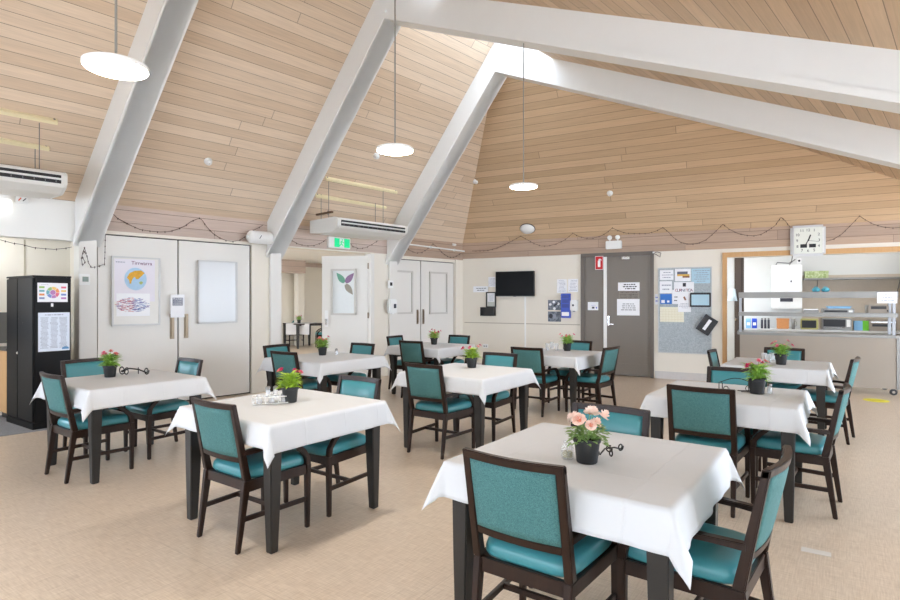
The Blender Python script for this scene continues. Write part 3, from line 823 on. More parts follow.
# ------------------------------------------------------------------ potted plants
def leaf_geo(b, p, d, L, w, curl=.3):
    d = Vector(d).normalized(); sd = d.cross(Vector((0, 0, 1)))
    sd = sd.normalized() if sd.length > .05 else Vector((1, 0, 0)); up = sd.cross(d)
    vs = []
    for i in range(5):
        u = i / 4; q = Vector(p) + d * L * u - Vector((0, 0, 1)) * curl * L * u * u
        ww = w * math.sin(PI * (.12 + .88 * u) ** .8) if i < 4 else .0006
        vs += [q - sd * ww / 2 + up * ww * .18, q, q + sd * ww / 2 + up * ww * .18]
    fs = []
    for i in range(4):
        for k in (0, 1): fs.append((i * 3 + k, i * 3 + k + 1, i * 3 + 3 + k + 1, i * 3 + 3 + k))
    b.add(vs, fs)


def make_pot(label, kind, seed, group=None):
    rr = random.Random(seed)
    t = thing('potted_plant', label, 'plant', group=group)
    MB().lathe([(.0, 0), (.043, 0), (.046, .003), (.056, .092), (.061, .093), (.062, .11), (.057, .11), (.054, .096), (0, .096)], 28).obj('pot', M_POT, t, smooth=False)
    MB().lathe([(0, .094), (.053, .094), (.04, .099), (0, .103)], 16).obj('soil', M_SOIL, t)
    stems = MB(); fol = MB(); heads = []
    nst = 7 if kind != 'rose' else 9
    for i in range(nst):
        a = 2 * PI * i / nst + rr.uniform(-.3, .3); rad = rr.uniform(.05, .11) if kind != 'rose' else rr.uniform(.03, .085)
        H = rr.uniform(.10, .15) if kind != 'rose' else rr.uniform(.068, .098); p0 = Vector((.02 * math.cos(a), .02 * math.sin(a), .098)); p2 = Vector((rad * math.cos(a), rad * math.sin(a), .098 + H * (1.12 if kind == 'rose' else 1)))
        p1 = (p0 + p2) / 2 + Vector((-.008 * math.cos(a), -.008 * math.sin(a), .012))
        stems.tube([p0, p1, p2], .0016, 5); heads.append((p2, (p2 - p1).normalized()))
    stems.obj('stem', M_LEAF3, t)
    for i in range(150 if kind != 'rose' else 230):
        a = rr.uniform(0, 2 * PI); r0 = rr.uniform(0, .035); z0 = rr.uniform(.10, .19)
        if kind == 'rose':
            r0 = rr.uniform(.01, .08); p = (r0 * math.cos(a), r0 * math.sin(a), rr.uniform(.108, .185) - r0 * .3)
            d = (math.cos(a + rr.uniform(-1, 1)), math.sin(a + rr.uniform(-1, 1)), rr.uniform(-.3, .6)); leaf_geo(fol, p, d, rr.uniform(.022, .036), rr.uniform(.014, .022), .2)
        else:
            p = (r0 * math.cos(a), r0 * math.sin(a), z0); d = (math.cos(a), math.sin(a), rr.uniform(.15, 1.1))
            leaf_geo(fol, p, d, rr.uniform(.06, .115), rr.uniform(.017, .028), .35)
    fo = fol.obj('foliage', {'lime': M_LEAF1, 'green': M_LEAF2, 'rose': M_LEAF3}[kind], t)
    for i, (p, d) in enumerate(heads):
        if kind != 'rose' and i % 7 == 6: continue
        b = MB(); q = d.to_track_quat('Z', 'Y').to_matrix()
        if kind == 'rose':
            R = rr.uniform(.027, .034)
            for ly, (n_, r_, z_, tilt) in enumerate(((6, 1.0, 0, .35), (6, .78, .004, .8), (5, .52, .008, 1.15), (4, .28, .011, 1.4))):
                for k in range(n_):
                    an = 2 * PI * k / n_ + ly * .5; vs = []
                    for u in (-1, -.4, .4, 1):
                        for w in (0, .55, 1):
                            rad = R * r_ * (.25 + .75 * w * math.cos(tilt * .55)) * (1 - .12 * u * u * w); aa = an + u * .62 * (.6 + .4 * w)
                            vs.append(p + q @ Vector((rad * math.cos(aa), rad * math.sin(aa), z_ + R * w * math.sin(tilt) * .9 - .2 * R * u * u * w)))
                    fs = [(i2 * 3 + j2, i2 * 3 + j2 + 1, i2 * 3 + j2 + 4, i2 * 3 + j2 + 3) for i2 in range(3) for j2 in range(2)]
                    b.add(vs, fs)
            f = b.obj('flower', M_PEACH, t, smooth=True)
            MB().lathe([(0, 0), (R * .3, .002), (R * .22, R * .7), (0, R * .8)], 10).obj('flower_heart', M_PEACHC, f, smooth=True)
            f.children[0].matrix_local = Matrix.Translation(p) @ q.to_4x4()
        else:
            R = rr.uniform(.022, .030); n_ = 9
            for ly in (0, 1):
                for k in range(n_):
                    an = 2 * PI * (k + ly * .5) / n_; dd = q @ Vector((math.cos(an), math.sin(an), .25 + ly * .5))
                    leaf_geo(b, p, dd, R * (1 - .25 * ly), R * .62, .1)
            f = b.obj('flower', [M_PINK, M_CORAL, M_MAG][(i + seed) % 3] if seed % 2 else [M_CORAL, M_PINK][i % 2], t)
            MB().lathe([(0, -.002), (R * .28, 0), (R * .2, .005), (0, .006)], 10).obj('flower_heart', mat('flower_centre', (196, 92, 90), .7, var=.2, scale=80), f)
            f.children[0].matrix_local = Matrix.Translation(p) @ q.to_4x4()
    return t


def top_pt(px, py): return floor_pt(px, py, ZT)
pGrn = make_pot('potted pink flowers beside the lying scroll holder on the table by the black cabinet', 'green', 4, 'potted pink flowers')
pGrn.location = top_pt(110, 377)
pLime = make_pot('bushy lime leaved plant with pink flowers beside the glass cruet rack', 'lime', 3, 'potted pink flowers')
pLime.location = top_pt(290, 402)
dup(pLime, top_pt(471.7, 367.6), 1.9, 'potted pink flowers alone on the middle table')
dup(pGrn, top_pt(322.5, 355.2), 2.5, 'potted pink flowers on the table before the open door')
dup(pLime, Vector((-.26, 9.05, ZT)), 4.0, 'small potted plant on the table near the far cream double doors')
dup(pGrn, top_pt(567.2, 350.8), .9, 'potted coral flowers in front of the grey door frame')
pMag = make_pot('black pot of magenta and pink flowers beside the scroll holder and salt shaker', 'green', 7, 'potted pink flowers')
pMag.location = top_pt(757, 393.5); pMag.scale = (1.08, 1.08, 1.08)
q = dup(pMag, top_pt(781, 364.5), 2.2, 'black pot of pink flowers beside the empty glasses near the servery')
pr = make_pot('black pot of peach roses on the closest table', 'rose', 5)
pr.location = top_pt(587, 462)


dup(pGrn, (-4.72, 17.35, ZT), 1.0, 'small potted plant on the table beyond the open doorway')


def spiral(b, c, ax, r0, turns, th, start=0, flip=1):
    pts = []
    for i in range(int(22 * turns) + 1):
        a = start + flip * 2 * PI * i / 22; r = r0 * (1 - .55 * i / (22 * turns)); pts.append(Vector(c) + ax * (r * math.cos(a)) + Vector((0, 0, r * math.sin(a) + r0)))
    b.tube(pts, th, 6)


def scroll_holder(label, loc, rotz, kind):
    t = thing('scroll_holder', label, 'table decoration', loc, rotz, 'black wire scroll holders'); X = Vector((1, 0, 0))
    if kind == 'bridge':
        b = MB(); b.tube([(-.115 + .23 * i / 16, 0, .075 + .03 * math.sin(PI * i / 16)) for i in range(17)], .0035); b.obj('handle', M_WIRE, t)
        for s in (-1, 1):
            b = MB(); b.tube([(s * .115, -.03, .004), (s * .115, -.03, .07), (s * .115, 0, .078), (s * .115, .03, .07), (s * .115, .03, .004)], .0032)
            b.tube([(s * .115, -.03, .004), (s * .03, -.03, .004)], .0032); b.tube([(s * .115, .03, .004), (s * .03, .03, .004)], .0032)
            spiral(b, (s * .085, -.03, .002), X, .026, 1.3, .003, 0, s); b.obj('scroll', M_WIRE, t)
    else:
        b = MB(); b.tube([(-.09, 0, .02), (-.03, .01, .035), (.04, 0, .03), (.1, 0, .012)], .004); b.obj('handle', M_WIRE, t)
        for k, (x, y, r) in enumerate(((-.09, .02, .024), (-.035, -.025, .02), (.03, .02, .018), (.1, 0, .02))):
            b = MB(); spiral(b, (x, y, .002), Vector((math.cos(k), math.sin(k), 0)), r, 1.25, .0036, k, 1 if k % 2 else -1); b.obj('scroll', M_WIRE, t)
    return t


scroll_holder('black wire scroll holder lying beside the pot on the table by the black cabinet', top_pt(133, 375), .1, 'lying').scale = (1.25, 1.3, 1.8)
q = scroll_holder('black wire scroll holder lying beside the pot of peach roses', top_pt(610, 455), .75, 'lying'); q.scale = (.95, .95, .95)
scroll_holder('black wire scroll holder standing beside the magenta flowers', top_pt(735.5, 391.5), -.05, 'bridge')

# candle jar by the roses
t = thing('candle_jar', 'clear glass jar holding a square candle beside the peach roses', 'jar', top_pt(567.5, 458.5), .5)
MB().lathe([(0, 0), (.027, 0), (.03, .004), (.03, .052), (.018, .07), (.018, .08), (.0165, .08), (.0165, .071), (.028, .052), (.028, .005), (0, .004)], 24).obj('glass', M_THIN, t, smooth=True)
c_ = MB().span((-.017, -.017, .005), (.017, .017, .036)).obj('candle', mat('olive_wax', (150, 138, 96), .6, var=.1), t, bevel=.003)
MB().lathe([(.001, .036), (.001, .044)], 6).obj('wick', M_BLACK, c_)

# cruet rack and jars on the second table
cp_ = top_pt(271.5, 403); ca = .38
t = thing('cruet_rack', 'clear wire cruet rack filled with small glass jars', 'rack', cp_, ca)
b = MB()
for z in (.006, .05): b.tube([(-.125, -.05, z), (.125, -.05, z), (.125, .05, z), (-.125, .05, z)], .0028, 6, closed=True)
for x in (-.125, -.042, .042, .125):
    for y in (-.05, .05): b.tube([(x, y, .004), (x, y, .052)], .0024, 6)
b.obj('wire_frame', M_WHITE, t)
MB().span((-.125, -.05, .003), (.125, .05, .006)).obj('tray', M_CLEAR, t)
hk = MB().span((.127, -.03, .03), (.150, -.026, .085)); hk.span((.127, .026, .03), (.150, .03, .085)); hk.span((.127, -.03, .078), (.150, .03, .085)); hk.obj('end_bracket', M_WHITE, t)
j0 = None
JW = ['first', 'second', 'third']
for i in range(3):
    for j in range(2):
        l = Vector((-.083 + .083 * i, -.022 + .046 * j, .0065)); w = Matrix.Rotation(ca, 3, 'Z') @ l + cp_
        lb = 'small glass jar, %s along the %s row of the cruet rack' % (JW[i], 'near' if j == 0 else 'far')
        if j0 is None:
            j0 = thing('glass_jar', lb, 'jar', w, 0, 'jars in the cruet rack')
            MB().lathe([(0, 0), (.017, 0), (.019, .003), (.019, .05), (.0175, .05), (.0175, .004), (0, .003)], 18).obj('glass', M_CLEAR, j0, smooth=True)
            MB().lathe([(0, .004), (.017, .004), (.017, .026), (0, .027)], 14).obj('filling', M_PAPER, j0)
        else: dup(j0, w, 0, lb)
s0_ = None
for (px, py, lb) in ((268, 396.5, 'taller glass shaker with steel lid behind the cruet rack'), (275.5, 396, 'glass shaker with steel lid between the cruet rack and the lime plant'), (769.3, 393, 'salt shaker standing beside the pot of magenta flowers'), (336.5, 354.2, 'small shaker beside the potted flowers before the open door')):
    if s0_ is None:
        s0_ = thing('salt_shaker', lb, 'shaker', top_pt(px, py), 0, 'glass shakers')
        MB().lathe([(0, 0), (.019, 0), (.02, .003), (.016, .055), (.0145, .055), (.0175, .004), (0, .003)], 16).obj('glass', M_CLEAR, s0_, smooth=True)
        MB().lathe([(0, .004), (.0165, .004), (.015, .04), (0, .041)], 12).obj('salt', M_PAPER, s0_)
        MB().lathe([(.0175, .054), (.0185, .058), (.017, .072), (.008, .078), (0, .078)], 16).obj('lid', M_STEEL, s0_, smooth=True)
    else: dup(s0_, top_pt(px, py), .7, lb)
# tumblers
g0 = None
for (px, py, lb, gr) in [(764.2, 361.5, 'empty tumbler furthest from the pot of pink flowers near the servery', 'tumblers near the servery'), (768, 363, 'second empty tumbler from the pot of pink flowers near the servery', 'tumblers near the servery'), (772, 361.2, 'empty tumbler touching the pot of pink flowers near the servery', 'tumblers near the servery'),
                         (547.5, 350, 'empty tumbler at the edge of the glasses before the grey door', 'tumblers before the grey door'), (552, 348.6, 'middle tumbler of three on the table before the grey door', 'tumblers before the grey door'), (556.5, 350.3, 'empty tumbler closest to the coral flowers before the grey door', 'tumblers before the grey door')]:
    if g0 is None:
        g0 = thing('tumbler', lb, 'glass', top_pt(px, py), 0, gr)
        MB().lathe([(0, 0), (.026, 0), (.028, .004), (.033, .1), (.031, .1), (.026, .008), (0, .007)], 20).obj('glass', M_CLEAR, g0, smooth=True)
    else: dup(g0, top_pt(px, py), .7, lb, gr)

# ------------------------------------------------------------------ things on the left wall
# poster frame and whiteboard on the folding doors
OD = .015
def framed(name, label, cat, box, inner, F=FL, f=.022, o=OD, fm=None):
    p, w, h = F.rect(*box, o=o); t = thing(name, label, cat, p, F.ang)
    fr = MB()
    for q in (((-w / 2, -.015, 0), (w / 2, .01, f)), ((-w / 2, -.015, h - f), (w / 2, .01, h)), ((-w / 2, -.015, 0), (-w / 2 + f, .01, h)), ((w / 2 - f, -.015, 0), (w / 2, .01, h))): fr.span(*q)
    fr.obj('frame', fm or M_ALU, t)
    MB().span((-w / 2 + f, -.004, f), (w / 2 - f, .008, h - f)).obj('board', inner, t)
    return t, w, h
M_ALU = mat('pale_aluminium', (206, 206, 204), .4)
M_BOARD = mat('whiteboard_face', (214, 216, 216), .2, var=.01)
t, w, h = framed('poster_frame', 'silver framed poster with a globe drawing and a word cloud', 'poster', (111.5, 257, 160, 325.5), M_DOORW)
fw = lambda px: (FL.a(px, OD) - FL.a(135.75, OD)); fz = lambda py: (FL.z(135.75, py, OD) - FL.z(135.75, 325.5, OD))
MB().span((fw(113.5), -.006, fz(301.5)), (fw(154), -.004, fz(259.5))).obj('poster_sheet', mat('lavender_white_paper', (232, 228, 236), .6, var=.01), t)
text_obj('Tirrwarra', .07, mat('plum_ink', (110, 40, 90), .7), t, fw(141), -.0075, fz(263.2), 'title', .95)
lines(t, .2, .03, 1, M_INKL, fw(119.5), fz(263.8), -.0075, 3, .8, .8)
def disc(cx, cz, rx, rz, y, n=40): return [(cx + rx * math.cos(2 * PI * k / n), cz + rz * math.sin(2 * PI * k / n)) for k in range(n)]
gx, gz = fw(134.8), fz(279); rx = (fw(146) - fw(123.8)) / 2; rz = (fz(268) - fz(290.5)) / 2
gl = MB().poly(disc(gx, gz, rx, rz, 0), .001).obj('globe_print', mat('sea_blue_print', (176, 208, 232), .7, var=.08, scale=30), t, loc=(0, -.0072, 0))
def land(pts, m, nm, y): MB().poly([(gx + a * rx, gz + b_ * rz) for a, b_ in pts], .0008).obj(nm, m, t, loc=(0, y, 0))
land([(-.8, .1), (-.55, .5), (-.1, .72), (.5, .78), (.82, .55), (.5, .25), (.25, .0), (.05, -.02), (-.1, .2), (-.25, .05), (-.35, -.15), (-.42, -.45), (-.55, -.4), (-.6, -.1)], mat('ochre_land_print', (226, 172, 60), .7, var=.3, scale=22), 'continent', -.0082)
land([(.3, -.3), (.5, -.18), (.68, -.3), (.55, -.48), (.35, -.45)], mat('green_land_print', (178, 190, 110), .7, var=.2, scale=30), 'continent', -.0082)
MB().span((fw(115.5), -.008, fz(316)), (fw(149), -.006, fz(293.5))).obj('word_sheet', M_PAPER, t)
rr = random.Random(3)
for nm, c in (('red', (190, 70, 84)), ('blue', (70, 110, 180)), ('violet', (120, 84, 150))):
    b = MB()
    for k in range(95):
        a = rr.uniform(0, 2 * PI); r = math.sqrt(rr.random()); xx, zz = r * math.cos(a), r * math.sin(a)
        if nm == 'red' and xx > .1: xx = -abs(xx)
        if nm == 'blue' and xx < 0: xx = abs(xx)
        x = fw(132) + xx * .205; z = fz(304.7) + zz * .10; L = rr.uniform(.015, .05); hh = rr.uniform(.002, .0055)
        b.span((x - L / 2, -.0088, z - hh / 2), (x + L / 2, -.008, z + hh / 2))
    b.obj('word_print', mat(nm + '_word_print', c, .7), t)['kind'] = 'stuff'
framed('whiteboard', 'blank whiteboard on the pale grey folding door', 'whiteboard', (198, 261, 237, 323), M_BOARD)
# notice on the door pulls
t, w, h = sheet('paper_notice', 'white paper notice with a grey block, taped over the folding door pulls', 'notice', FL, (170.5, 294.5, 184.5, 317.5), o=.05)
MB().span((-w * .36, -.003, h * .52), (w * .36, -.001, h * .86)).obj('print_block', mat('slate_print', (92, 98, 118), .7), t)
for k, s in enumerate(('PLEASE', 'CLOSE', 'DOOR')): text_obj(s, h * .12, M_PAPER, t, 0, -.004, h * (.80 - .11 * k))
# thermostat on the first post
def device(name, label, cat, F, box, o, depth, m=None, screen=None, bev=.006, group=None):
    p, w, h = F.rect(*box, o=o); t = thing(name, label, cat, p, F.ang, group)
    MB().span((-w / 2, -depth, 0), (w / 2, .002, h)).obj('housing', m or M_WHITE, t, bevel=bev)
    if screen:
        x0, z0, x1, z1, sm = screen
        MB().span((-w / 2 + x0 * w, -depth - .002, z0 * h), (-w / 2 + x1 * w, -depth + .001, z1 * h)).obj('screen', sm, t)
    return t, w, h
M_LCD = mat('green_grey_lcd', (120, 134, 120), .3)
device('thermostat', 'white thermostat with grey screen on the post by the black cabinet', 'thermostat', FL, (78.5, 274, 89.5, 285), .065, .03, screen=(.3, .3, .85, .75, M_LCD))
device('thermostat', 'small white controller with a black window above the hand sanitiser', 'controller', FL, (387.5, 280.5, 392.6, 288), .065, .03, screen=(.3, .3, .75, .75, M_BLACK))
t, w, h = device('hand_sanitiser', 'white hand sanitiser dispenser beside the far cream double doors', 'dispenser', FL, (386.3, 299, 394, 313), .065, .11, bev=.02)
MB().span((.0, -.118, h * .35), (w * .3, -.108, h * .65)).obj('sight_window', M_INK, t, bevel=.003)
MB().span((-.03, -.09, -.02), (.03, -.03, .002)).obj('nozzle', M_WHITE, t, bevel=.004)
# white round housing above the post: a horizontal cylinder
p = FL.pt(260, 237.5, .16); t = thing('wall_speaker', 'white cylindrical housing fixed beside the roof frame above the folding doors', 'speaker', p, FL.ang)
L = .36
MB().lathe([(0, -L / 2 - .02), (.07, -L / 2 - .015), (.10, -L / 2 + .02), (.105, L / 2 - .03), (.095, L / 2), (0, L / 2 + .004)], 28).obj('housing', M_WHITE, t, smooth=True).rotation_euler = (0, PI / 2, 0)
MB().lathe([(0, 0), (.02, 0), (.018, .035), (0, .036)], 12).obj('end_knob', M_WHITE, t, loc=(-L / 2 - .045, 0, .0)).rotation_euler = (0, PI / 2, 0)
MB().bar((-.06, -.106, -.03), (-.03, -.106, .02), .012, .006).obj('badge', M_INK, t)
MB().span((-.02, .05, -.02), (.02, .16, .02)).obj('bracket', M_WHITE, t)

# exit sign
p, w, h = FL.rect(327.5, 238, 349, 248.5, o=.03); h = max(h, .2)
t = thing('exit_sign', 'lit white and green running man exit sign above the open doorway', 'sign', p, FL.ang)
MB().span((-w / 2, -.045, 0), (w / 2, .03, h)).obj('housing', M_WHITE, t, bevel=.006)
M_EX = mat('lit_green_sign', (0, 170, 110), .5, emit=((0, 190, 120), .7))
MB().span((-w * .25, -.05, h * .1), (-w * .02, -.044, h * .9)).obj('green_panel', M_EX, t)
MB().span((w * .2, -.05, h * .1), (w * .46, -.044, h * .9)).obj('green_panel', M_EX, t)
b = MB(); c0 = w * .09
b.lathe([(0, 0), (.012, .001), (.012, .004), (0, .005)], 10, (c0 + .01, 0, 0)); b.v = [(x, -.05 + z * .3, h * .78 + y) for x, y, z in b.v]
for a_, b_ in (((.0, .68), (-.012, .42)), ((-.012, .44), (.03, .22)), ((-.012, .44), (-.05, .2)), ((0, .66), (.035, .52)), ((0, .66), (-.035, .55))):
    b.bar((c0 + a_[0], -.048, h * a_[1]), (c0 + b_[0], -.048, h * b_[1]), .014, .004, (0, 1, 0))
b.obj('running_man', M_EX, t)

# suspended air conditioners
def aircon(label, a_right, o_back, ztop, L=1.42):
    t = thing('air_conditioner', label, 'air conditioner', FL.at(a_right - L / 2, ztop - .235, o_back), FL.ang, 'suspended air conditioners')
    D = .80
    prof = [(0, .235), (-D + .10, .235), (-D + .02, .215), (-D, .185), (-D + .005, .09), (-D + .04, .055), (-D + .2, .0), (0, .03)]
    MB().loft([[(x, y, z) for y, z in prof] for x in (-L / 2, L / 2)]).obj('casing', mat('light_grey_casing', (228, 226, 220), .45, var=.01), t, bevel=.006)
    for s in (-1, 1):
        pe = [(0, .238), (-D + .1, .238), (-D + .018, .218), (-D - .003, .186), (-D + .002, .088), (-D + .037, .052), (-D + .2, -.003), (0, .027)]
        MB().loft([[(s * (L / 2 + k), y, z) for y, z in pe] for k in (0, .03)]).obj('end_cap', mat('light_grey_casing', (228, 226, 220), .45, var=.01), t, bevel=.008)
    b = MB().span((-L / 2 + .03, -D - .002, .092), (L / 2 - .03, -D + .02, .182)).obj('outlet', M_BLACK, t)
    MB().bar((-L / 2 + .03, -D - .012, .138), (L / 2 - .03, -D - .012, .138), .03, .008, (0, .5, 1)).obj('louvre', M_WHITE, t, bevel=.002)
    lv = MB()
    for k in range(14): lv.span((-L / 2 + .08 + k * (L - .16) / 13, -D - .006, .1), (-L / 2 + .086 + k * (L - .16) / 13, -D, .13))
    lv.obj('vane', M_GREYP, t)
    MB().span((-L / 2 + .1, -D + .28, .004), (L / 2 - .1, -.12, .014)).obj('intake_grille', mat('light_grey_casing', (228, 226, 220), .45, var=.01), t)
    return t
M_GREYP = mat('mid_grey_plastic', (120, 120, 122), .5)
aR = FL.a(406.5, 1.17)
ac1 = aircon('grey white air conditioner hung above the exit sign', aR, .37, FL.z(406.5, 225, 1.17))
aL = FL.a(64.5, 1.17)
ac2 = aircon('white air conditioner hung above the kitchenette bulkhead', aL, .37, FL.z(64.5, 171, 1.17))
def roofL_z(o): return ZB + SL * o
def strut(label, p0, p1, lit=False):
    a, b_ = (on_plane(*q, PL0, NL) for q in (p0, p1)); a += NL * .02; b_ += NL * .02
    t = thing('strut_channel', label, 'mounting rail', a, 0, 'cream mounting rails'); v = b_ - a; v.z = 0
    t.rotation_euler = (0, 0, math.atan2(v.y, v.x)); Lr = (b_ - a).length
    y = Vector((0, -1 / math.sqrt(1 + SL * SL), -SL / math.sqrt(1 + SL * SL)))
    M = Matrix((Vector((1, 0, 0)), -y, Vector((1, 0, 0)).cross(-y))).transposed().to_4x4()
    m = mat('cream_strut_paint', (240, 228, 190), .5)
    bb = MB(); bb.span((0, -.035, -.02), (Lr, .035, .015)); o = bb.obj('channel', m, t, bevel=.003); o.matrix_local = M
    b2 = MB(); b2.span((0, -.045, -.026), (Lr, -.035, .006)); b2.span((0, .035, -.026), (Lr, .045, .006)); o = b2.obj('flange', m, t); o.matrix_local = M
    for k in (.03, Lr - .03):
        o = MB().lathe([(.012, -.03), (.012, .02)], 8).obj('bolt', M_STEEL, t); o.matrix_local = M @ Matrix.Translation((k, 0, 0))
    return t
strut('upper cream rail on the ceiling above the exit sign air conditioner', (325, 177), (396, 192))
strut('lower cream rail on the ceiling above the exit sign air conditioner', (315, 194), (385, 208.5))
strut('upper cream rail on the ceiling above the kitchenette air conditioner', (-40, 101), (57, 120.5))
strut('lower cream rail on the ceiling above the kitchenette air conditioner', (-45, 130), (48.5, 150))
def hanger(label, F_a, o, zb):
    p = FL.at(F_a, zb, o); L = roofL_z(o) - zb - .02
    t = thing('hanger_rod', label, 'hanger rod', p, FL.ang, 'air conditioner hanger rods')
    MB().lathe([(.005, 0), (.005, L)], 8).obj('rod', M_STEEL, t)
    MB().lathe([(.012, .02), (.012, .035)], 6).obj('nut', M_STEEL, t)
for ac, tx in ((ac1, 'exit sign'), (ac2, 'kitchenette')):
    ar = aR if ac is ac1 else aL; zt_ = ac.location.z + .235
    for k, (aa, oo, w1, w2) in enumerate(((ar - .14, .48, 'wall', 'far'), (ar - .14, .70, 'hall', 'far'), (ar - 1.3, .48, 'wall', 'near'), (ar - 1.3, .70, 'hall', 'near'))):
        if ac is ac2 and k > 1: continue
        hanger('steel rod on the %s side at the %s end of the %s air conditioner' % (w1, w2, tx), aa, oo, zt_)
p = FL.at(aR - 1.3, ac1.location.z + .34, .40)
t = thing('hanger_crossbar', 'rusty steel crossbar over the near end of the exit sign air conditioner', 'bracket', p, FL.ang)
MB().span((-.02, -.40, 0), (.02, .05, .03)).obj('bar', mat('rusty_steel', (120, 96, 78), .6, .4, var=.2), t)
MB().lathe([(.01, -.02), (.01, .05)], 8, (0, -.28, 0)).obj('bolt', M_STEEL, t)

# emergency light, two tiny boxes on the bulkhead
t, w, h = device('batten_light', 'lit white batten light on the bulkhead under the air conditioner', 'light', FL, (-18, 199.5, 10, 208), .02, .09, mat('lit_batten', (255, 255, 255), .5, emit=((255, 250, 240), 1.1)))
MB().span((-w / 2, -.05, h), (w / 2, .0, h * 1.9)).obj('body', M_WHITE, t, bevel=.004)
t, w, h = device('junction_box', 'small white box with a red mark on the kitchenette bulkhead', 'box', FL, (15, 197, 27.5, 203.5), .02, .06)
MB().bar((-w * .3, -.062, h * .3), (-w * .1, -.062, h * .75), .012, .004, (0, 1, 0)).obj('red_mark', mat('red_mark', (214, 90, 40), .5), t)
MB().bar((w * .05, -.062, h * .3), (w * .3, -.062, h * .75), .010, .004, (0, 1, 0)).obj('dark_mark', M_INK, t)

# ------------------------------------------------------------------ black cabinet and bench
xq = Vector((.563, .826)).normalized(); yq = Vector((-xq.y, xq.x))
co = Vector((-4.79, 6.37)); ab = math.atan2(xq.y, xq.x)
cb = thing('black_cabinet', 'tall black steel cabinet with papers on its side, at the kitchenette', 'cabinet', (co.x, co.y, 0), ab)
DX, DY, HZ = .39, .80, 1.765           # local x: paper side; y: door side
MB().span((0, 0, .0), (DX, DY, .08)).obj('plinth', M_CAB, cb)
MB().span((.02, .0, .08), (DX, DY, HZ)).obj('carcass', M_CAB, cb, bevel=.004)
MB().span((0, -.004, HZ), (DX + .004, DY + .004, HZ + .02)).obj('top', M_CAB, cb, bevel=.003)
for y0, y1, nm in ((.008, DY * .56, 'near'), (DY * .58, DY - .008, 'far')):
    d_ = MB().span((0, y0, .09), (.02, y1, HZ - .012)).obj('door', M_CAB, cb, bevel=.003)
    yy = y1 - .05 if nm == 'near' else y0 + .04
    if nm == 'near':
        MB().span((-.02, yy - .012, .86), (0, yy + .03, .885)).obj('handle', M_CHROME, d_, bevel=.004)
        MB().lathe([(0, 0), (.011, 0), (.011, .008), (0, .008)], 10).obj('lock', M_CHROME, d_, loc=(-.008, yy - .02, 1.28)).rotation_euler = (0, PI / 2, 0)
        MB().span((-.006, yy - .13, 1.22), (0, yy - .115, 1.235)).obj('screw_cap', M_CHROME, d_)
class CabF:                              # paper side plane, for placing the sheets
    ang = ab
    def pt(s, px, py):
        k = (px - 450) / FPX; x = (k * co.y - co.x) / (xq.x - k * xq.y); P = co + xq * x
        return x, CAMH + (300 - py) / FPX * P.y
CF = CabF()
def cab_sheet(name, label, cat, box, m):
    x0, zt_ = CF.pt(box[0], box[1]); x1, zb_ = CF.pt(box[2], box[3]); x0, zb2 = CF.pt(box[0], box[3])
    z0 = (zb_ + zb2) / 2; _, z1 = CF.pt((box[0] + box[2]) / 2, box[1])
    P = co + xq * ((x0 + x1) / 2) - yq * .004
    t = thing(name, label, cat, (P.x, P.y, z0), ab); w, h = x1 - x0, z1 - z0
    MB().span((-w / 2, -.001, 0), (w / 2, .002, h)).obj('sheet', m, t)
    return t, w, h
t, w, h = cab_sheet('paper_notice', 'colourful wheel chart stuck high on the black cabinet', 'notice', (37.3, 283, 67.5, 302), M_PAPER)
WC = [(236, 156, 104), (244, 208, 120), (164, 200, 122), (120, 182, 190), (130, 152, 208), (192, 134, 192), (230, 124, 144)]
for k, c in enumerate(WC):
    a0, a1 = 2 * PI * k / 7, 2 * PI * (k + .92) / 7; R0, R1 = h * .15, h * .3
    pts = [(R1 * math.cos(a0 + (a1 - a0) * i / 6), h * .5 + R1 * math.sin(a0 + (a1 - a0) * i / 6)) for i in range(7)] + [(R0 * math.cos(a1 - (a1 - a0) * i / 6), h * .5 + R0 * math.sin(a1 - (a1 - a0) * i / 6)) for i in range(7)]
    MB().poly(pts, .001).obj('wheel_segment', mat('chart_colour_%s' % 'abcdefg'[k], c, .7), t, loc=(0, -.0022, 0))
MB().poly(disc(0, h * .5, h * .13, h * .13, 0, 20), .001).obj('wheel_hub', mat('chart_colour_f', WC[5], .7), t, loc=(0, -.0022, 0))
for sd, cs in ((-1, (WC[2], WC[3], WC[0], (150, 160, 200))), (1, (WC[6], WC[1], WC[4], WC[5]))):
    for k in range(4):
        MB().span((sd * w * .36 - w * .085, -.0022, h * (.72 - .19 * k)), (sd * w * .36 + w * .085, -.001, h * (.82 - .19 * k))).obj('colour_tag', mat('tag_colour_%s%s' % ('lr'[sd > 0], 'abcd'[k]), cs[k], .7), t)
lines(t, w * .4, h * .1, 1, M_INKL, -w * .26, h * .86, -.0022, 4)
t, w, h = cab_sheet('paper_notice', 'long white list with three columns on the black cabinet', 'notice', (38, 312.5, 69.5, 351), mat('cool_white_paper', (226, 234, 246), .6, var=.01))
for k in range(3): lines(t, w * .28, h * .84, 26, M_INKL, (-.31 + .3 * k) * w, h * .06, -.0022, 20 + k, .9, .4)
lines(t, w * .8, h * .08, 1, M_INKL, 0, h * .9, -.0022, 9, .9, .5)
MB().poly(disc(w * .36, h * .04, w * .12, h * .07, 0, 20)[0:11], .001).obj('blue_corner_print', mat('blue_print', (90, 150, 200), .7), t, loc=(0, -.0022, 0))
x_, z_ = CF.pt(52, 305); P = co + xq * x_ - yq * .01
t = thing('magnet_clip', 'small white magnet clip between the papers on the black cabinet', 'clip', (P.x, P.y, z_), ab)
MB().span((-.012, 0, -.02), (.012, .01, .02)).obj('clip', M_WHITE, t, bevel=.003); MB().span((-.006, -.006, -.012), (.006, 0, .0)).obj('catch', M_WHITE, t)
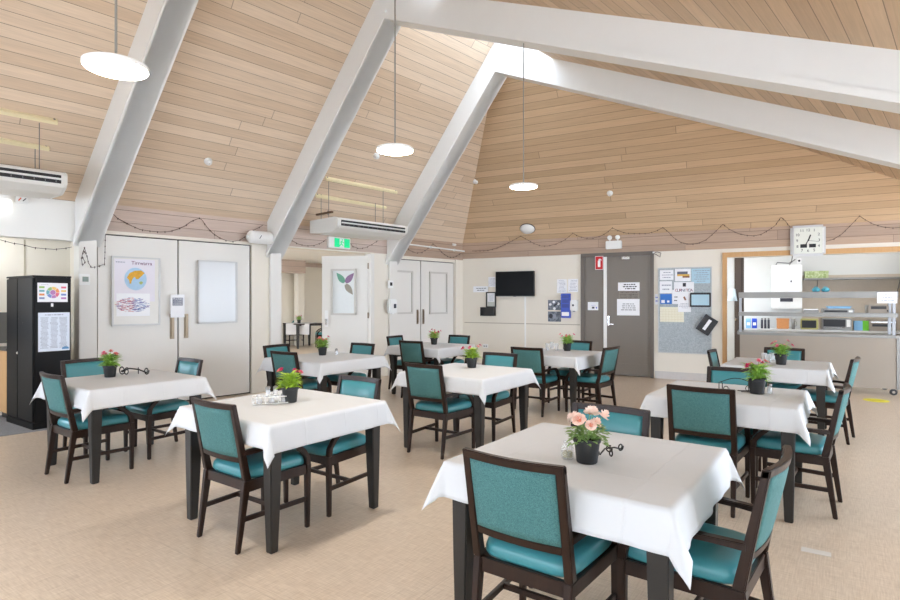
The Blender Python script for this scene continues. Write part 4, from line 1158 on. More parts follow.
# wooden bench unit left of the cabinet
lp = co + yq * DY
bn = thing('kitchenette_bench', 'light wooden bench unit at the edge of the black cabinet', 'bench unit', (lp.x, lp.y, 0), ab)
MB().span((.08, .01, 0), (.5, .42, .09)).obj('plinth', M_BLACK, bn)
MB().span((.03, .01, .09), (.5, .42, .87)).obj('body', M_PINE, bn, bevel=.003)
MB().span((.01, .03, .1), (.03, .41, .86)).obj('door', M_PINE, bn, bevel=.003)
MB().span((0, .0, .87), (.51, .42, .905)).obj('worktop', mat('dark_worktop', (70, 62, 56), .3), bn, bevel=.004)
wq = MB().span((0, 0, .94), (1.6, .012, 1.34)).obj('splashback', mat('dark_grey_tile', (104, 102, 98), .4, var=.05), loc=FL.at(FL.a(28, -.73) - 1.6, 0, -.735), rotz=FL.ang); struct(wq); wq.name = 'trim_10'
pp = lp + xq * .2 + yq * .2
t = thing('bowl', 'yellow green plastic bowl on the wooden bench', 'bowl', (pp.x, pp.y, .905))
MB().lathe([(0, 0), (.06, 0), (.1, .03), (.125, .085), (.12, .085), (.095, .035), (.055, .008), (0, .008)], 24).obj('bowl_shell', mat('yellow_green_plastic', (214, 226, 30), .4), t, smooth=True)
MB().lathe([(.124, .08), (.132, .083), (.132, .088), (.124, .088)], 24).obj('rim', mat('yellow_green_plastic', (214, 226, 30), .4), t)

# ------------------------------------------------------------------ far wall
p, w, h = FB.rect(496, 271.3, 534.6, 296.3, o=.06)
t = thing('television', 'black flat television mounted on the cream far wall', 'television', p, FB.ang)
MB().span((-w / 2, -.03, 0), (w / 2, .02, h)).obj('casing', M_BLACK, t, bevel=.006)
MB().span((-w / 2 + .012, -.032, .02), (w / 2 - .012, -.029, h - .012)).obj('screen', M_SCREEN, t)
MB().span((-.03, -.034, -.008), (.03, -.01, .004)).obj('sensor', M_BLACK, t)
MB().span((-.2, .02, h * .2), (.2, .06, h * .8)).obj('wall_bracket', M_BLACK, t)
p, w, h = FB.rect(524, 297, 526.6, 352, o=0); t = thing('cable_duct', 'white cable duct running down from the television', 'duct', FB.at(FB.a(525.3), .25), FB.ang)
MB().span((-.016, -.018, 0), (.016, 0, p.z + h - .25)).obj('duct', M_WHITE, t, bevel=.003); MB().span((-.02, -.02, -.06), (.02, 0, 0)).obj('end_piece', M_WHITE, t, bevel=.003)
sheet('paper_notice', 'white paper beside the upper corner of the television', 'notice', FB, (488.3, 277, 496, 287), rows=4, ink=M_INKL, seed=2)
sheet('wall_sign', 'small white sign with two bold lines below the television corner', 'sign', FB, (473.3, 286.3, 488, 292.2), rows=2, seed=5, th=.008, part='plate')
t, w, h = framed('notice_holder', 'black framed notice holder left below the television', 'holder', (486.2, 292, 496, 307.3), mat('pale_grey_sheet', (206, 208, 200), .5), FB, .022, .01, M_BLACK)
MB().span((-w * .36, -.008, h * .36), (w * .36, -.005, h * .92)).obj('sheet', M_PAPER, t); lines(t, w * .6, h * .5, 6, M_INKL, 0, h * .38, -.0095, 6)
p, w, h = FB.rect(481.2, 307.2, 494.8, 315.8, o=.06); t = thing('letter_tray', 'black wall tray under the framed notice holder', 'tray', p, FB.ang)
b = MB(); b.span((-w / 2, -.06, 0), (w / 2, -.05, h)); b.span((-w / 2, -.06, 0), (w / 2, .06, .01)); b.obj('tray_body', M_BLACK, t, bevel=.003)
MB().span((-w / 2, -.05, 0), (-w / 2 + .01, .06, h)).obj('side_panel', M_BLACK, t); MB().span((w / 2 - .01, -.05, 0), (w / 2, .06, h)).obj('side_panel', M_BLACK, t)
MB().span((-w / 2 + .02, 0, .01), (w / 2 - .05, .02, h * .8)).obj('papers', M_INK, t)
t, w, h = device('power_outlet', 'white double power outlet low on the far wall', 'outlet', FB, (482.8, 344, 488.2, 347.8), .0, .012, bev=.003)
MB().span((-w * .3, -.015, h * .3), (-w * .1, -.011, h * .6)).obj('switch', M_GREYP, t); MB().span((w * .1, -.015, h * .3), (w * .3, -.011, h * .6)).obj('socket', M_GREYP, t)
sheet('paper_notice', 'white printed sheet above the pair of grey photographs', 'notice', FB, (557, 279.3, 566.7, 293), rows=9, ink=M_INKL, seed=7)
sheet('paper_notice', 'white printed sheet closest to the grey door frame', 'notice', FB, (568, 279, 578, 292), rows=8, ink=M_INKL, seed=8)
M_PH = speckle('blue_grey_photo', (84, 92, 104), (150, 158, 168), 26, .5, 0)
t, w, h = sheet('photo_print', 'upper blue grey photograph with white dots on the far wall', 'picture', FB, (548, 300, 561, 310), M_PH)
for x, z in ((-.32, .55), (.3, .62), (0, .15), (-.05, .8)): MB().poly(disc(x * w, z * h, .03, .028, 0, 12), .001).obj('light_dot', M_PAPER, t, loc=(0, -.004, 0))
MB().bar((-.05 * w, -.003, h * .4), (.25 * w, -.003, h * .7), .035, .002, (0, 1, 0)).obj('dark_shape', M_INK, t)
t, w, h = sheet('photo_print', 'lower grey photograph with a pale machine on the far wall', 'picture', FB, (548, 311.5, 561, 321.6), M_PH)
MB().span((-w * .1, -.004, h * .3), (w * .12, -.002, h * .7)).obj('pale_shape', M_INKL, t); MB().poly(disc(-w * .28, h * .55, .04, .05, 0, 14), .001).obj('round_shape', M_INK, t, loc=(0, -.004, 0))
# blue glove dispenser, white soap dispenser
p, w, h = FB.rect(562, 293.5, 571, 317.8, o=0); M_BLU = mat('royal_blue_plastic', (36, 72, 190), .3, var=.05)
t = thing('glove_dispenser', 'tall royal blue dispenser on the far wall by the grey door', 'dispenser', p, FB.ang)
MB().span((-w / 2, -.08, 0), (w / 2, 0, h)).obj('holder', M_BLU, t, bevel=.008)
for k in range(3): MB().span((-w * .38, -.084, h * (.42 + .19 * k)), (w * .38, -.079, h * (.57 + .19 * k))).obj('slot', mat('deep_blue_plastic', (24, 52, 150), .3), t, bevel=.003)
MB().span((-w * .4, -.085, h * .08), (w * .4, -.079, h * .24)).obj('white_label', M_PAPER, t)
rb = MB()
for k in range(9): rb.span((-w / 2 - .006, -.07, h * (.06 + .105 * k)), (-w / 2, -.01, h * (.1 + .105 * k)))
rb.obj('side_rib', M_BLU, t)
t, w, h = device('soap_dispenser', 'white soap dispenser touching the blue dispenser on the far wall', 'dispenser', FB, (571.2, 300, 578.4, 311), 0, .1, bev=.015)
MB().lathe([(0, 0), (.022, 0), (.022, .004), (0, .004)], 14).obj('sight_window', M_INK, t, loc=(-.01, -.098, h * .52)).rotation_euler = (PI / 2, 0, 0)
MB().span((-.02, -.085, -.018), (.02, -.03, .004)).obj('nozzle', M_GREYP, t)
# notices on the grey door
t, w, h = sheet('wall_sign', 'small white sign with a symbol on the narrow panel beside the grey door', 'sign', FB, (587.8, 302, 598.2, 310.2), o=.006, th=.008, part='plate')
lines(t, w * .8, h * .2, 1, M_BLU, 0, h * .5, -.003, 1); MB().span((-.02, -.003, h * .2), (.03, -.001, h * .42)).obj('symbol', M_INK, t); MB().span((.06, -.003, h * .2), (.08, -.001, h * .4)).obj('symbol', M_BLU, t)
p, w, h = FB.rect(595.6, 256.5, 602.9, 269.3, o=.03)
t = thing('fire_extinguisher_sign', 'red sign with a white extinguisher above the narrow door panel', 'sign', p, FB.ang)
M_RED = mat('signal_red', (206, 30, 34), .45)
MB().span((-w / 2, -.008, 0), (w / 2, .0, h)).obj('plate', M_RED, t)
MB().span((-w / 2 - .008, -.004, -.008), (w / 2 + .008, .003, h + .008)).obj('border', M_WHITE, t)
b = MB(); b.span((-w * .17, -.011, h * .18), (w * .17, -.008, h * .68)); b.span((-w * .08, -.011, h * .68), (w * .08, -.008, h * .8)); b.bar((w * .05, -.0095, h * .8), (w * .3, -.0095, h * .7), .02, .003, (0, 1, 0)); b.obj('extinguisher_symbol', M_WHITE, t)
t, w, h = sheet('paper_notice', 'upper white notice on the grey door', 'notice', FB, (618, 282.4, 639.6, 290.8), o=.006)
lines(t, w, h, 3, M_INK, 0, 0, -.003, 12, .62, .5)
p, w, h = FB.rect(618.8, 291.2, 639.2, 298.6, o=.004); t = thing('fire_door_sign', 'grey lettered fire safety door sign between two white notices', 'sign', p, FB.ang)
MB().span((-w / 2, -.002, 0), (w / 2, .002, h)).obj('plate', mat('taupe_sign_plate', (138, 128, 116), .45), t)
for k, s in enumerate(('FIRE SAFETY DOOR', 'DO NOT OBSTRUCT', 'DO NOT KEEP OPEN')): text_obj(s, h * .27, M_BLACK, t, 0, -.003, h * (.83 - .33 * k), sx=.92 * w / (h * .27 * 9.6))
t, w, h = sheet('paper_notice', 'lower and larger white notice on the grey door', 'notice', FB, (617, 299, 639.6, 315.5), o=.006)
lines(t, w, h * .6, 4, M_INK, 0, h * .22, -.003, 13, .75, .3)

# pin board
p, w, h = FB.rect(658.7, 268, 711, 352.8, o=.02)
t = thing('pin_board', 'grey blue pin board beside the grey door', 'pin board', p, FB.ang)
MB().span((-w / 2, 0, 0), (w / 2, .02, h)).obj('felt', speckle('grey_blue_felt', (158, 168, 172), (184, 191, 194), 60, .9, .05), t)
fr = MB(); f = .015
for q in (((-w / 2 - f, -.008, -f), (w / 2 + f, .02, 0)), ((-w / 2 - f, -.008, h), (w / 2 + f, .02, h + f)), ((-w / 2 - f, -.008, 0), (-w / 2, .02, h)), ((w / 2, -.008, 0), (w / 2 + f, .02, h))): fr.span(*q)
fr.obj('frame', M_ALU, t)
PB = lambda name, label, cat, box, m=None, rows=0, ink=None, o=.026, seed=1, **k: sheet(name, label, cat, FB, box, m, rows, ink, o, None, 0, seed, .003, **k)
PB('paper_notice', 'small white sheet in the upper corner of the pin board nearest the door', 'notice', (659.8, 270, 673.4, 280), rows=3, ink=M_INKL, seed=21)
t, w, h = PB('photo_print', 'landscape picture with a yellow field on the pin board', 'picture', (675, 268.8, 690.8, 281.2))
MB().span((-w * .36, -.004, h * .56), (w * .3, -.002, h * .78)).obj('blue_hills', mat('slate_print', (92, 98, 118), .7), t); MB().span((-w * .36, -.004, h * .42), (w * .42, -.002, h * .56)).obj('yellow_field', mat('ochre_print', (222, 180, 90), .7), t); MB().span((-w * .02, -.004, h * .28), (w * .42, -.002, h * .42)).obj('brown_bank', mat('brown_print', (140, 96, 70), .7), t)
PB('paper_notice', 'pale blue sheet in the top corner of the pin board nearest the servery', 'notice', (691.4, 268.5, 710.3, 283.3), mat('pale_blue_paper', (176, 208, 222), .6, var=.02), 6, M_INKL, seed=22)
PB('paper_notice', 'white sheet above the bright blue leaflet on the pin board', 'notice', (659.6, 281.2, 672, 293.3), rows=2, ink=M_INKL, seed=23)
t, w, h = PB('letter_poster', 'white poster with multicoloured capital letters on the pin board', 'poster', (674, 282, 694, 294), o=.03)
LC = [(170, 40, 60), (60, 50, 90), (150, 40, 50), (40, 60, 110), (60, 50, 60), (170, 60, 60), (60, 60, 90), (130, 40, 60)]
for k, ch_ in enumerate('CURNITCA'): text_obj(ch_, h * .34, mat('letter_ink_%s' % 'abcdefgh'[k], LC[k], .7), t, w * (-.38 + .108 * k), -.003, h * .3)
MB().span((-.02, -.003, h * .62), (.035, -.001, h * .92)).obj('picture_print', M_INK, t)
t, w, h = PB('leaflet', 'bright blue leaflet with white marks on the pin board', 'leaflet', (660.2, 294, 671.8, 304), mat('bright_blue_paper', (44, 112, 196), .5))
MB().span((-w * .4, -.004, h * .1), (-w * .1, -.002, h * .4)).obj('white_print', M_PAPER, t); MB().span((w * .1, -.004, h * .15), (w * .3, -.002, h * .35)).obj('white_print', M_PAPER, t)
t, w, h = PB('paper_notice', 'white sheet with a small drawing under the multicoloured letters', 'notice', (678, 294, 691, 312), o=.033)
MB().bar((-.01, -.004, h * .85), (.02, -.004, h * .66), .03, .002, (0, 1, 0)).obj('drawing_print', mat('brown_print', (140, 96, 70), .7), t); lines(t, w, h * .4, 4, M_INKL, 0, h * .15, -.003, 24)
PB('paper_notice', 'white slip between the blue leaflet and the letters poster', 'notice', (672.2, 290, 679, 304), rows=3, ink=M_INK, o=.024, seed=25)
t, w, h = PB('calendar', 'cream calendar grid low on the pin board', 'calendar', (660, 307, 684, 322), mat('cream_paper', (240, 236, 214), .6, var=.01))
gb = MB()
for k in range(1, 8): gb.span((-w / 2 + w * k / 8 - .001, -.004, 0), (-w / 2 + w * k / 8 + .001, -.002, h * .86))
for k in range(1, 6): gb.span((-w / 2, -.004, h * .86 * k / 5 - .001), (w / 2, -.002, h * .86 * k / 5 + .001))
gb.obj('grid_print', mat('tan_print', (200, 186, 140), .7), t)
sheet('paper_notice', 'narrow white slip on the wall just outside the pin board', 'notice', FB, (655, 294, 658.4, 304.5), rows=2, ink=M_BLU, seed=26)
p, w, h = FB.rect(690, 292.6, 711, 307, o=.05); t = thing('document_wallet', 'black edged clear wallet with pale blue papers on the pin board', 'wallet', p, FB.ang)
MB().span((-w / 2, -.015, 0), (w / 2, .02, h)).obj('wallet_body', M_BLACK, t, bevel=.008)
MB().span((-w * .42, -.018, h * .12), (w * .42, -.035, h * .86)).obj('pocket', mat('pale_blue_paper', (176, 208, 222), .6, var=.02), t)
fb = MB(); fb.bar((-w * .42, -.02, h * .84), (0, -.02, h * .5), .02, .003, (0, 1, 0)); fb.bar((w * .42, -.02, h * .84), (0, -.02, h * .5), .02, .003, (0, 1, 0)); fb.obj('flap_edge', M_BLACK, t)
MB().span((-w * .3, -.021, h * .2), (w * .36, -.017, h * .42)).obj('white_label', M_PAPER, t)
p = FB.pt(707, 325, .05); t = thing('black_folder', 'black folder with a white label hanging askew at the pin board edge', 'folder', p, 0); t.rotation_mode = 'QUATERNION'
t.rotation_quaternion = Quaternion((0, 0, 1), FB.ang) @ Quaternion((0, 1, 0), math.radians(33))
MB().span((-.125, -.03, -.16), (.125, .02, .16)).obj('cover', M_BLACK, t, bevel=.006)
MB().span((-.028, -.034, -.10), (.028, -.029, .11)).obj('white_label', M_PAPER, t); MB().span((-.125, -.026, -.15), (-.105, -.034, .15)).obj('spine_edge', M_INK, t)

# clock over the servery
p, w, h = FB.rect(790.3, 225.3, 825.6, 256.2, o=.05)
t = thing('wall_clock', 'square silver wall clock above the servery opening', 'clock', p, FB.ang)
MB().span((-w / 2, -.05, 0), (w / 2, .05, h)).obj('case', mat('silver_plastic', (214, 214, 214), .3, .35), t, bevel=.035, seg=4)
MB().span((-w * .40, -.056, h * .08), (w * .40, -.048, h * .92)).obj('face', mat('clock_face', (232, 234, 224), .3, var=.01), t, bevel=.004)
for k in range(1, 13):
    a = PI / 2 - k * PI / 6; cx, cz = math.cos(a), math.sin(a); sc = 1 / max(abs(cx), abs(cz)); sc = min(sc, 1.12)
    text_obj(str(k), h * .12, M_BLACK, t, cx * sc * w * .31, -.0575, h * .5 + cz * sc * h * .33, 'numeral')
for x in (-.125, .125): MB().span((w * (x - .095), -.058, h * .27), (w * (x + .095), -.055, h * .385)).obj('display_window', M_BLACK, t)
MB().bar((0, -.06, h * .48), (w * .07, -.06, h * .68), .02, .004, (0, 1, 0)).obj('hour_hand', M_BLACK, t)
MB().bar((w * .01, -.063, h * .52), (-w * .1, -.063, h * .3), .014, .004, (0, 1, 0)).obj('minute_hand', M_BLACK, t)
MB().bar((-w * .02, -.065, h * .505), (w * .3, -.065, h * .45), .004, .003, (0, 1, 0)).obj('second_hand', M_INK, t)
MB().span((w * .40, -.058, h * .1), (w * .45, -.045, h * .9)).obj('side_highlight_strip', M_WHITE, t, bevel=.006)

# twin head emergency light
p, w, h = FB.rect(606.3, 241, 622, 249, o=.03)
t = thing('emergency_light', 'white twin head emergency light above the grey door', 'light', p, FB.ang)
MB().span((-w / 2, -.07, 0), (w / 2, .014, h)).obj('housing', M_WHITE, t, bevel=.01)
for x in (-.28, .28):
    hd = MB().lathe([(0, 0), (.03, .005), (.045, .03), (.045, .06), (.03, .07), (0, .07)], 18).obj('lamp_head', M_WHITE, t, smooth=True, loc=(x * w * .9, -.0, h + .065)); hd.rotation_euler = (PI / 2, 0, 0)
    MB().lathe([(.01, 0), (.01, .05)], 8).obj('stem', M_WHITE, t, loc=(x * w * .9, -.02, h))

def roof_mount(name, label, cat, px, py, pl, nrm, group=None):
    p = on_plane(px, py, pl, nrm); t = thing(name, label, cat, p, 0, group); t.rotation_mode = 'QUATERNION'
    t.rotation_quaternion = nrm.to_track_quat('Z', 'Y'); return t
for px, py, pl, nrm, lb in ((208, 161, PL0, NL, 'white round smoke detector on the timber slope between the two nearer roof frames'), (376, 155.5, PL0, NL, 'white smoke detector on the timber slope beside the middle pendant lamp'), (475, 181, PL0, NL, 'small white detector by the valley of the two timber slopes'), (610, 193, PB0, NB, 'small white detector on the far timber slope')):
    t = roof_mount('smoke_detector', lb, 'detector', px, py, pl, nrm, 'smoke detectors')
    MB().lathe([(0, 0), (.055, 0), (.055, .018), (.045, .026), (0, .026)], 24).obj('base', M_WHITE, t, smooth=False)
    MB().lathe([(.04, .026), (.042, .05), (.03, .068), (0, .072)], 24).obj('sensor_dome', M_WHITE, t, smooth=True)
    MB().span((-.004, -.004, .07), (.004, .004, .075)).obj('indicator', M_INK, t)
t = roof_mount('ceiling_speaker', 'white oval speaker tilted on the far timber slope above the television', 'speaker', 527.5, 228.5, PB0, NB)
b = MB(); b.lathe([(0, 0), (.12, 0), (.128, .02), (.112, .05), (0, .06)], 32); b.v = [(x * 1.25, y * .95, z) for x, y, z in b.v]
b.obj('grille', M_WHITE, t, smooth=True)
b = MB(); b.lathe([(.12, 0), (.135, 0), (.135, .012), (.124, .016)], 32); b.v = [(x * 1.25, y * .95, z) for x, y, z in b.v]; b.obj('mounting_ring', M_INK, t)

# ------------------------------------------------------------------ pendants
def pendant(label, X, Y, Z, ztop):
    t = thing('pendant_lamp', label, 'pendant lamp', (X, Y, Z), 0, 'disc pendant lamps')
    R = .146
    MB().lathe([(0, .024), (R * .95, .024), (R, .019), (R, .004), (R * .97, .001), (R * .965, .003)], 48).obj('lamp_shade', M_WHITE, t)
    MB().lathe([(0, .0025), (R * .965, .0025), (R * .96, -.002), (0, -.003)], 48).obj('diffuser', M_LAMP, t)
    MB().lathe([(.006, .024), (.006, ztop - Z)], 10).obj('rod', M_GREYR, t)
    MB().lathe([(.0, .024), (.022, .024), (.018, .05), (.006, .06)], 16).obj('hub', M_STEEL, t)
    MB().lathe([(.006, ztop - Z - .05), (.04, ztop - Z - .03), (.045, ztop - Z)], 18).obj('ceiling_rose', M_WHITE, t)
    l = bpy.data.lights.new('pendant_light', 'AREA'); l.shape = 'DISK'; l.size = .27; l.energy = 11; l.color = (1, .97, .93)
    o = bpy.data.objects.new('pendant_light', l); COL.objects.link(o); o.parent = t; o.location = (0, 0, -.006)
    return t
def roofR_z(P): return ZR0 - SR * ((Vector((P[0], P[1])) - C2).dot(n2) - RR)
def pend_at(px, py, Z, label, top=None):
    Y = (Z - CAMH) * FPX / (300 - py); X = (px - 450) / FPX * Y
    return pendant(label, X, Y, Z, top if top else roofR_z((X, Y)))
pend_at(116, 69, 2.64, 'lit disc pendant lamp nearest the kitchenette')
pend_at(395, 151, 2.67, 'lit disc pendant lamp beside a smoke detector')
pc = pend_at(523.5, 187.3, 2.68, 'lit disc pendant lamp hanging from the roof frame before the far slope', 4.30)
# reach the frame's underside exactly
rr_ = (Vector((pc.location.x, pc.location.y)) - C2).dot(n2)

# tiny dark sensors on the roof frames
def on_frame(px, py, sc, label):
    P0 = Vector((*(C2 - d2 * (sc + .1)), 0)); p = on_plane(px, py, P0, Vector((-d2.x, -d2.y, 0)))
    t = thing('cable_clip', label, 'fixing', p, math.atan2(n2.y, n2.x), 'dark fixings on the roof frames')
    MB().span((-.03, -.02, -.025), (.03, .0, .025)).obj('clip_body', M_INK, t, bevel=.004); MB().span((-.012, -.03, -.012), (.012, -.02, .012)).obj('clip_cap', M_BLACK, t)
on_frame(419, 178.5, sC, 'tiny dark fixing on the steep leg of the far roof frame')
on_frame(631.5, 86.5, sC, 'tiny dark fixing on the long arm of the far roof frame')

# ------------------------------------------------------------------ fairy lights, conduit
def strand(label, P, group='fairy lights', br=.0095, step=.09):
    fine = []
    for i in range(len(P) - 1):
        a, b_, c_, d_ = P[max(0, i - 1)], P[i], P[i + 1], P[min(len(P) - 1, i + 2)]
        for k in range(4):
            u = k / 4; fine.append(b_ * (1 - u) + c_ * u)
    fine.append(P[-1]); base = P[0].copy()
    t = thing('fairy_lights', label, 'string lights', base, 0, group)
    MB().tube([p - base for p in fine], .0035, 5).obj('wire', M_CLEARW, t)
    b = MB(); acc = 0; n = 0
    for i in range(1, len(fine)):
        acc += (fine[i] - fine[i - 1]).length
        if acc > step:
            acc = 0; n += 1; p = fine[i] - base; r = br
            b.add([p + Vector(q) * r for q in ((0, 0, 1.2), (1, 0, 0), (0, 1, 0), (-1, 0, 0), (0, -1, 0), (0, 0, -2.4))], [(0, 1, 2), (0, 2, 3), (0, 3, 4), (0, 4, 1), (5, 2, 1), (5, 3, 2), (5, 4, 3), (5, 1, 4)])
    o = b.obj('bulb', M_CLEARW, t); o['kind'] = 'stuff'
def wl(px, py, o=.03):
    p = FL.pt(px, py, o)
    return p if p.z < ZB + .02 else on_plane(px, py, PL0, NL) + NL * .02
def wb(px, py, o=.03):
    p = FB.pt(px, py, o)
    return p if p.z < ZB + .02 else on_plane(px, py, PB0, NB) + NB * .02
def sag(f, pts):
    out = []
    for q in pts: out.append(f(*q))
    return out
strand('dark fairy lights looped along the band above the folding doors', sag(wl, [(111, 212), (118, 218.5), (130, 225), (140, 229.5), (150, 231), (160, 232), (170, 231.5), (178, 229), (185, 226), (191, 221.5), (199.5, 218), (202.5, 220.5), (207, 227), (213, 233.5), (220, 238), (226, 240.5), (233, 241.5), (240, 240), (246, 236), (252, 231), (258, 228), (263, 225)]))
strand('dark fairy lights tangled down the post by the black cabinet', sag(lambda x, y: wl(x, y, .10 if x < 95 else .03), [(105.8, 224), (105.3, 240), (105, 252), (104.5, 264), (98, 266.5), (91.5, 267.5), (88.5, 263), (87, 256), (83.5, 250), (82, 256), (85, 262), (82.5, 266), (81.5, 258), (84.5, 247.5), (86, 253)]), br=.01, step=.06)
strand('dark fairy lights hanging below the kitchenette bulkhead', sag(lambda x, y: wl(x, y, -.05), [(-6, 238), (3, 240.5), (12, 243), (22, 244.5), (33, 247.5), (43, 248.5), (54, 249.3), (64, 248.5), (72, 247)]))
strand('dark fairy lights looped above the open doorway', sag(wl, [(288, 236), (292, 240.5), (298, 244), (306, 245.8), (314, 245.5), (321, 243), (326.5, 239.3)]))
strand('dark fairy lights looped beside the exit sign', sag(wl, [(349, 242), (353, 246.5), (359, 248.7), (366, 247.6), (372, 244.5), (378, 240.5)]))
strand('dark fairy lights looped above the far cream double doors', sag(wl, [(405, 246.5), (410, 250.5), (416, 253), (422, 252.5), (428, 248.5), (433, 243.8), (438, 248), (443, 253.5), (449, 257.2), (455, 257), (461, 253.2)]))
strand('dark fairy lights looped along the far wall above the television and grey door', sag(wb, [(472, 251), (488, 250.5), (497, 248), (505, 244.5), (513, 240), (521, 235.5), (527, 239), (534, 243.5), (541, 246), (548, 246), (556, 244), (563, 241), (568, 237), (573, 232.5), (578, 235.5), (585, 238.2), (593, 238.2), (601, 236), (607, 232), (612.5, 227.3), (618, 230), (626, 232.5), (637, 233.6), (648, 232.8), (656, 230.5), (663, 227), (668, 231), (674, 238), (681, 242.5), (689, 244.5), (697, 243.8), (706, 240), (714, 233), (723, 223.5), (729, 228.5), (737, 233), (745, 235.2), (754, 235.8), (761, 234.5), (768, 230.5), (775, 225), (781, 216.5), (785, 220), (790, 227)]))
strand('dark fairy lights looped above the servery past the clock', sag(wb, [(826, 241.3), (834, 239), (842, 234), (848.5, 227.5), (854, 221), (859.3, 215.3), (865, 219), (873, 224), (883, 227), (893, 228), (905, 227)]))
ca_, cb_ = wl(402, 243.5, .05), wl(466, 251.5, .05)
t = thing('conduit', 'white conduit above the far cream double doors', 'conduit', ca_, 0)
MB().tube([Vector((0, 0, 0)), cb_ - ca_], .016, 8).obj('pipe', M_WHITE, t)
for k in (.05, .42, .8): MB().box(tuple((cb_ - ca_) * k), (.05, .05, .05)).obj('saddle', M_WHITE, t, bevel=.005)
MB().tube([cb_ - ca_, wl(470, 251.6, .05) - ca_], .026, 8).obj('connector', M_CLEARW, t)
t = roof_mount('junction_box', 'small white junction box above the conduit near the far corner', 'box', 452.7, 244.8, PL0, NL)
MB().span((-.06, -.05, 0), (.06, .05, .05)).obj('housing', M_WHITE, t, bevel=.006); MB().span((-.03, -.02, .05), (.03, .02, .054)).obj('cover_plate', M_WHITE, t)

# ------------------------------------------------------------------ servery counter and kitchen things
OC = .33
a0, a1 = FB.a(738.5, OC), FB.a(901.5, OC)
sv = thing('servery_counter', 'stainless steel servery counter on castors with two shelves', 'counter', FB.at(a0, 0, OC), FB.ang); WS = a1 - a0; DS = .75
MB().span((0.02, .0, .105), (WS - .05, .02, .90)).obj('front_panel', M_STEELM, sv)
MB().span((0.02, .02, .105), (.04, DS, .90)).obj('side_panel', M_STEELM, sv); MB().span((WS - .07, .02, .105), (WS - .05, DS, .90)).obj('side_panel', M_STEELM, sv)
MB().span((-.02, -.04, .90), (WS, DS, .945)).obj('worktop', M_STEEL, sv, bevel=.006)
Z1a, Z1b, Z2a, Z2b = 1.225, 1.29, 1.535, 1.635
MB().span((0, .0, Z1a), (WS - .04, .36, Z1b)).obj('shelf', M_STEEL, sv, bevel=.004)
MB().span((0, .0, Z2a), (WS - .04, .36, Z2b)).obj('shelf', M_STEEL, sv, bevel=.004)
for x in (.03, WS - .09):
    for y in (.03, .33): MB().span((x - .02, y - .02, .945), (x + .02, y + .02, Z2a)).obj('post', mat('post_steel', (168, 170, 174), .4, .4), sv, bevel=.003)
MB().span((WS - .06, -.01, .1), (WS - .02, .04, .9)).obj('post', M_STEEL, sv)
for x in (.08, WS - .09):
    for y in (.05, DS - .08):
        w_ = MB().lathe([(.018, -.018), (.048, -.016), (.052, 0), (.048, .016), (.018, .018)], 20).obj('castor', M_BLACK, sv, loc=(x, y, .052)); w_.rotation_euler = (PI / 2, 0, 0)
        hb = MB().lathe([(0, -.02), (.02, -.02), (.02, .02), (0, .02)], 12).obj('castor_hub', M_CHROME, w_); MB().span((-.02, -.026, -.03), (.02, .026, -.022)).obj('fork', M_CHROME, w_, loc=(0, 0, 0))
def on_counter(name, label, cat, box, z, y, depth, m, group=None):
    o = OC - y; aa, ab_ = FB.a(box[0], o), FB.a(box[2], o); h = FB.z((box[0] + box[2]) / 2, box[1], o) - z
    t = thing(name, label, cat, FB.at((aa + ab_) / 2, z, o), FB.ang, group); w = ab_ - aa; h = max(h, .03)
    if m: MB().span((-w / 2, 0, 0), (w / 2, depth, h)).obj('body', m, t, bevel=min(.01, h * .15))
    return t, w, h
M_LBLUE = mat('light_blue_plastic', (132, 184, 220), .45); M_AQUA = mat('aqua_bag', (84, 176, 196), .5, var=.2, scale=20)
p_, w, h = FB.rect(877, 292.2, 897.3, 303.3, o=OC + .006)
t = thing('paper_notice', 'white notice hanging on the top shelf of the servery counter', 'notice', p_, FB.ang); MB().span((-w / 2, -.002, 0), (w / 2, .001, h)).obj('sheet', M_PAPER, t); lines(t, w, h, 3, M_INKL, 0, 0, -.004, 31, .7, .25)
for k, (px, lb) in enumerate(((816, 'aqua blue bag on the top servery shelf, nearest the wall heater'), (825.5, 'aqua blue bag on the top servery shelf, below the green box'))):
    t, w, h = on_counter('bag', lb, 'bag', (px - 4.5, 287.5, px + 4.5, 292), Z2b, .15, .1, None)
    MB().lathe([(0, 0), (.045, .004), (.062, .03), (.05, .06), (.02, .075), (0, .072)], 14).obj('bag_body', M_AQUA, t, smooth=True); MB().tube([(-.03, 0, .06), (-.02, 0, .085), (.02, 0, .085), (.03, 0, .06)], .006).obj('handle', M_AQUA, t)
t, w, h = on_counter('food_tray', 'low steel tray on the middle servery shelf', 'tray', (803.5, 308, 819, 314), Z1b, .06, .25, None)
MB().span((-w / 2, 0, 0), (w / 2, .25, .05)).obj('tray_body', M_STEEL, t, bevel=.008); MB().span((-w * .45, .01, .05), (w * .45, .24, .058)).obj('lid', M_CHROME, t, bevel=.003)
t, w, h = on_counter('warming_unit', 'steel warming unit under a blue tray on the middle servery shelf', 'warmer', (823, 308.5, 854.5, 315), Z1b, .05, .28, M_STEEL)
MB().span((-w * .46, -.004, h * .15), (w * .28, .0, h * .6)).obj('dark_opening', M_BLACK, t); MB().span((w * .32, -.004, h * .15), (w * .44, .0, h * .6)).obj('control_panel', M_WHITE, t)
z_ = Z1b + h
t, w, h = on_counter('tray', 'light blue tray lying on the steel warming unit', 'tray', (828, 306.3, 851, 309), z_, .08, .2, M_LBLUE); MB().span((-w / 2 - .01, -.01, h * .7), (w / 2 + .01, .21, h)).obj('rim', M_LBLUE, t)
t, w, h = on_counter('toaster', 'steel grill toaster at the end of the middle servery shelf', 'toaster', (868, 305, 889, 315), Z1b, .06, .28, M_STEELM)
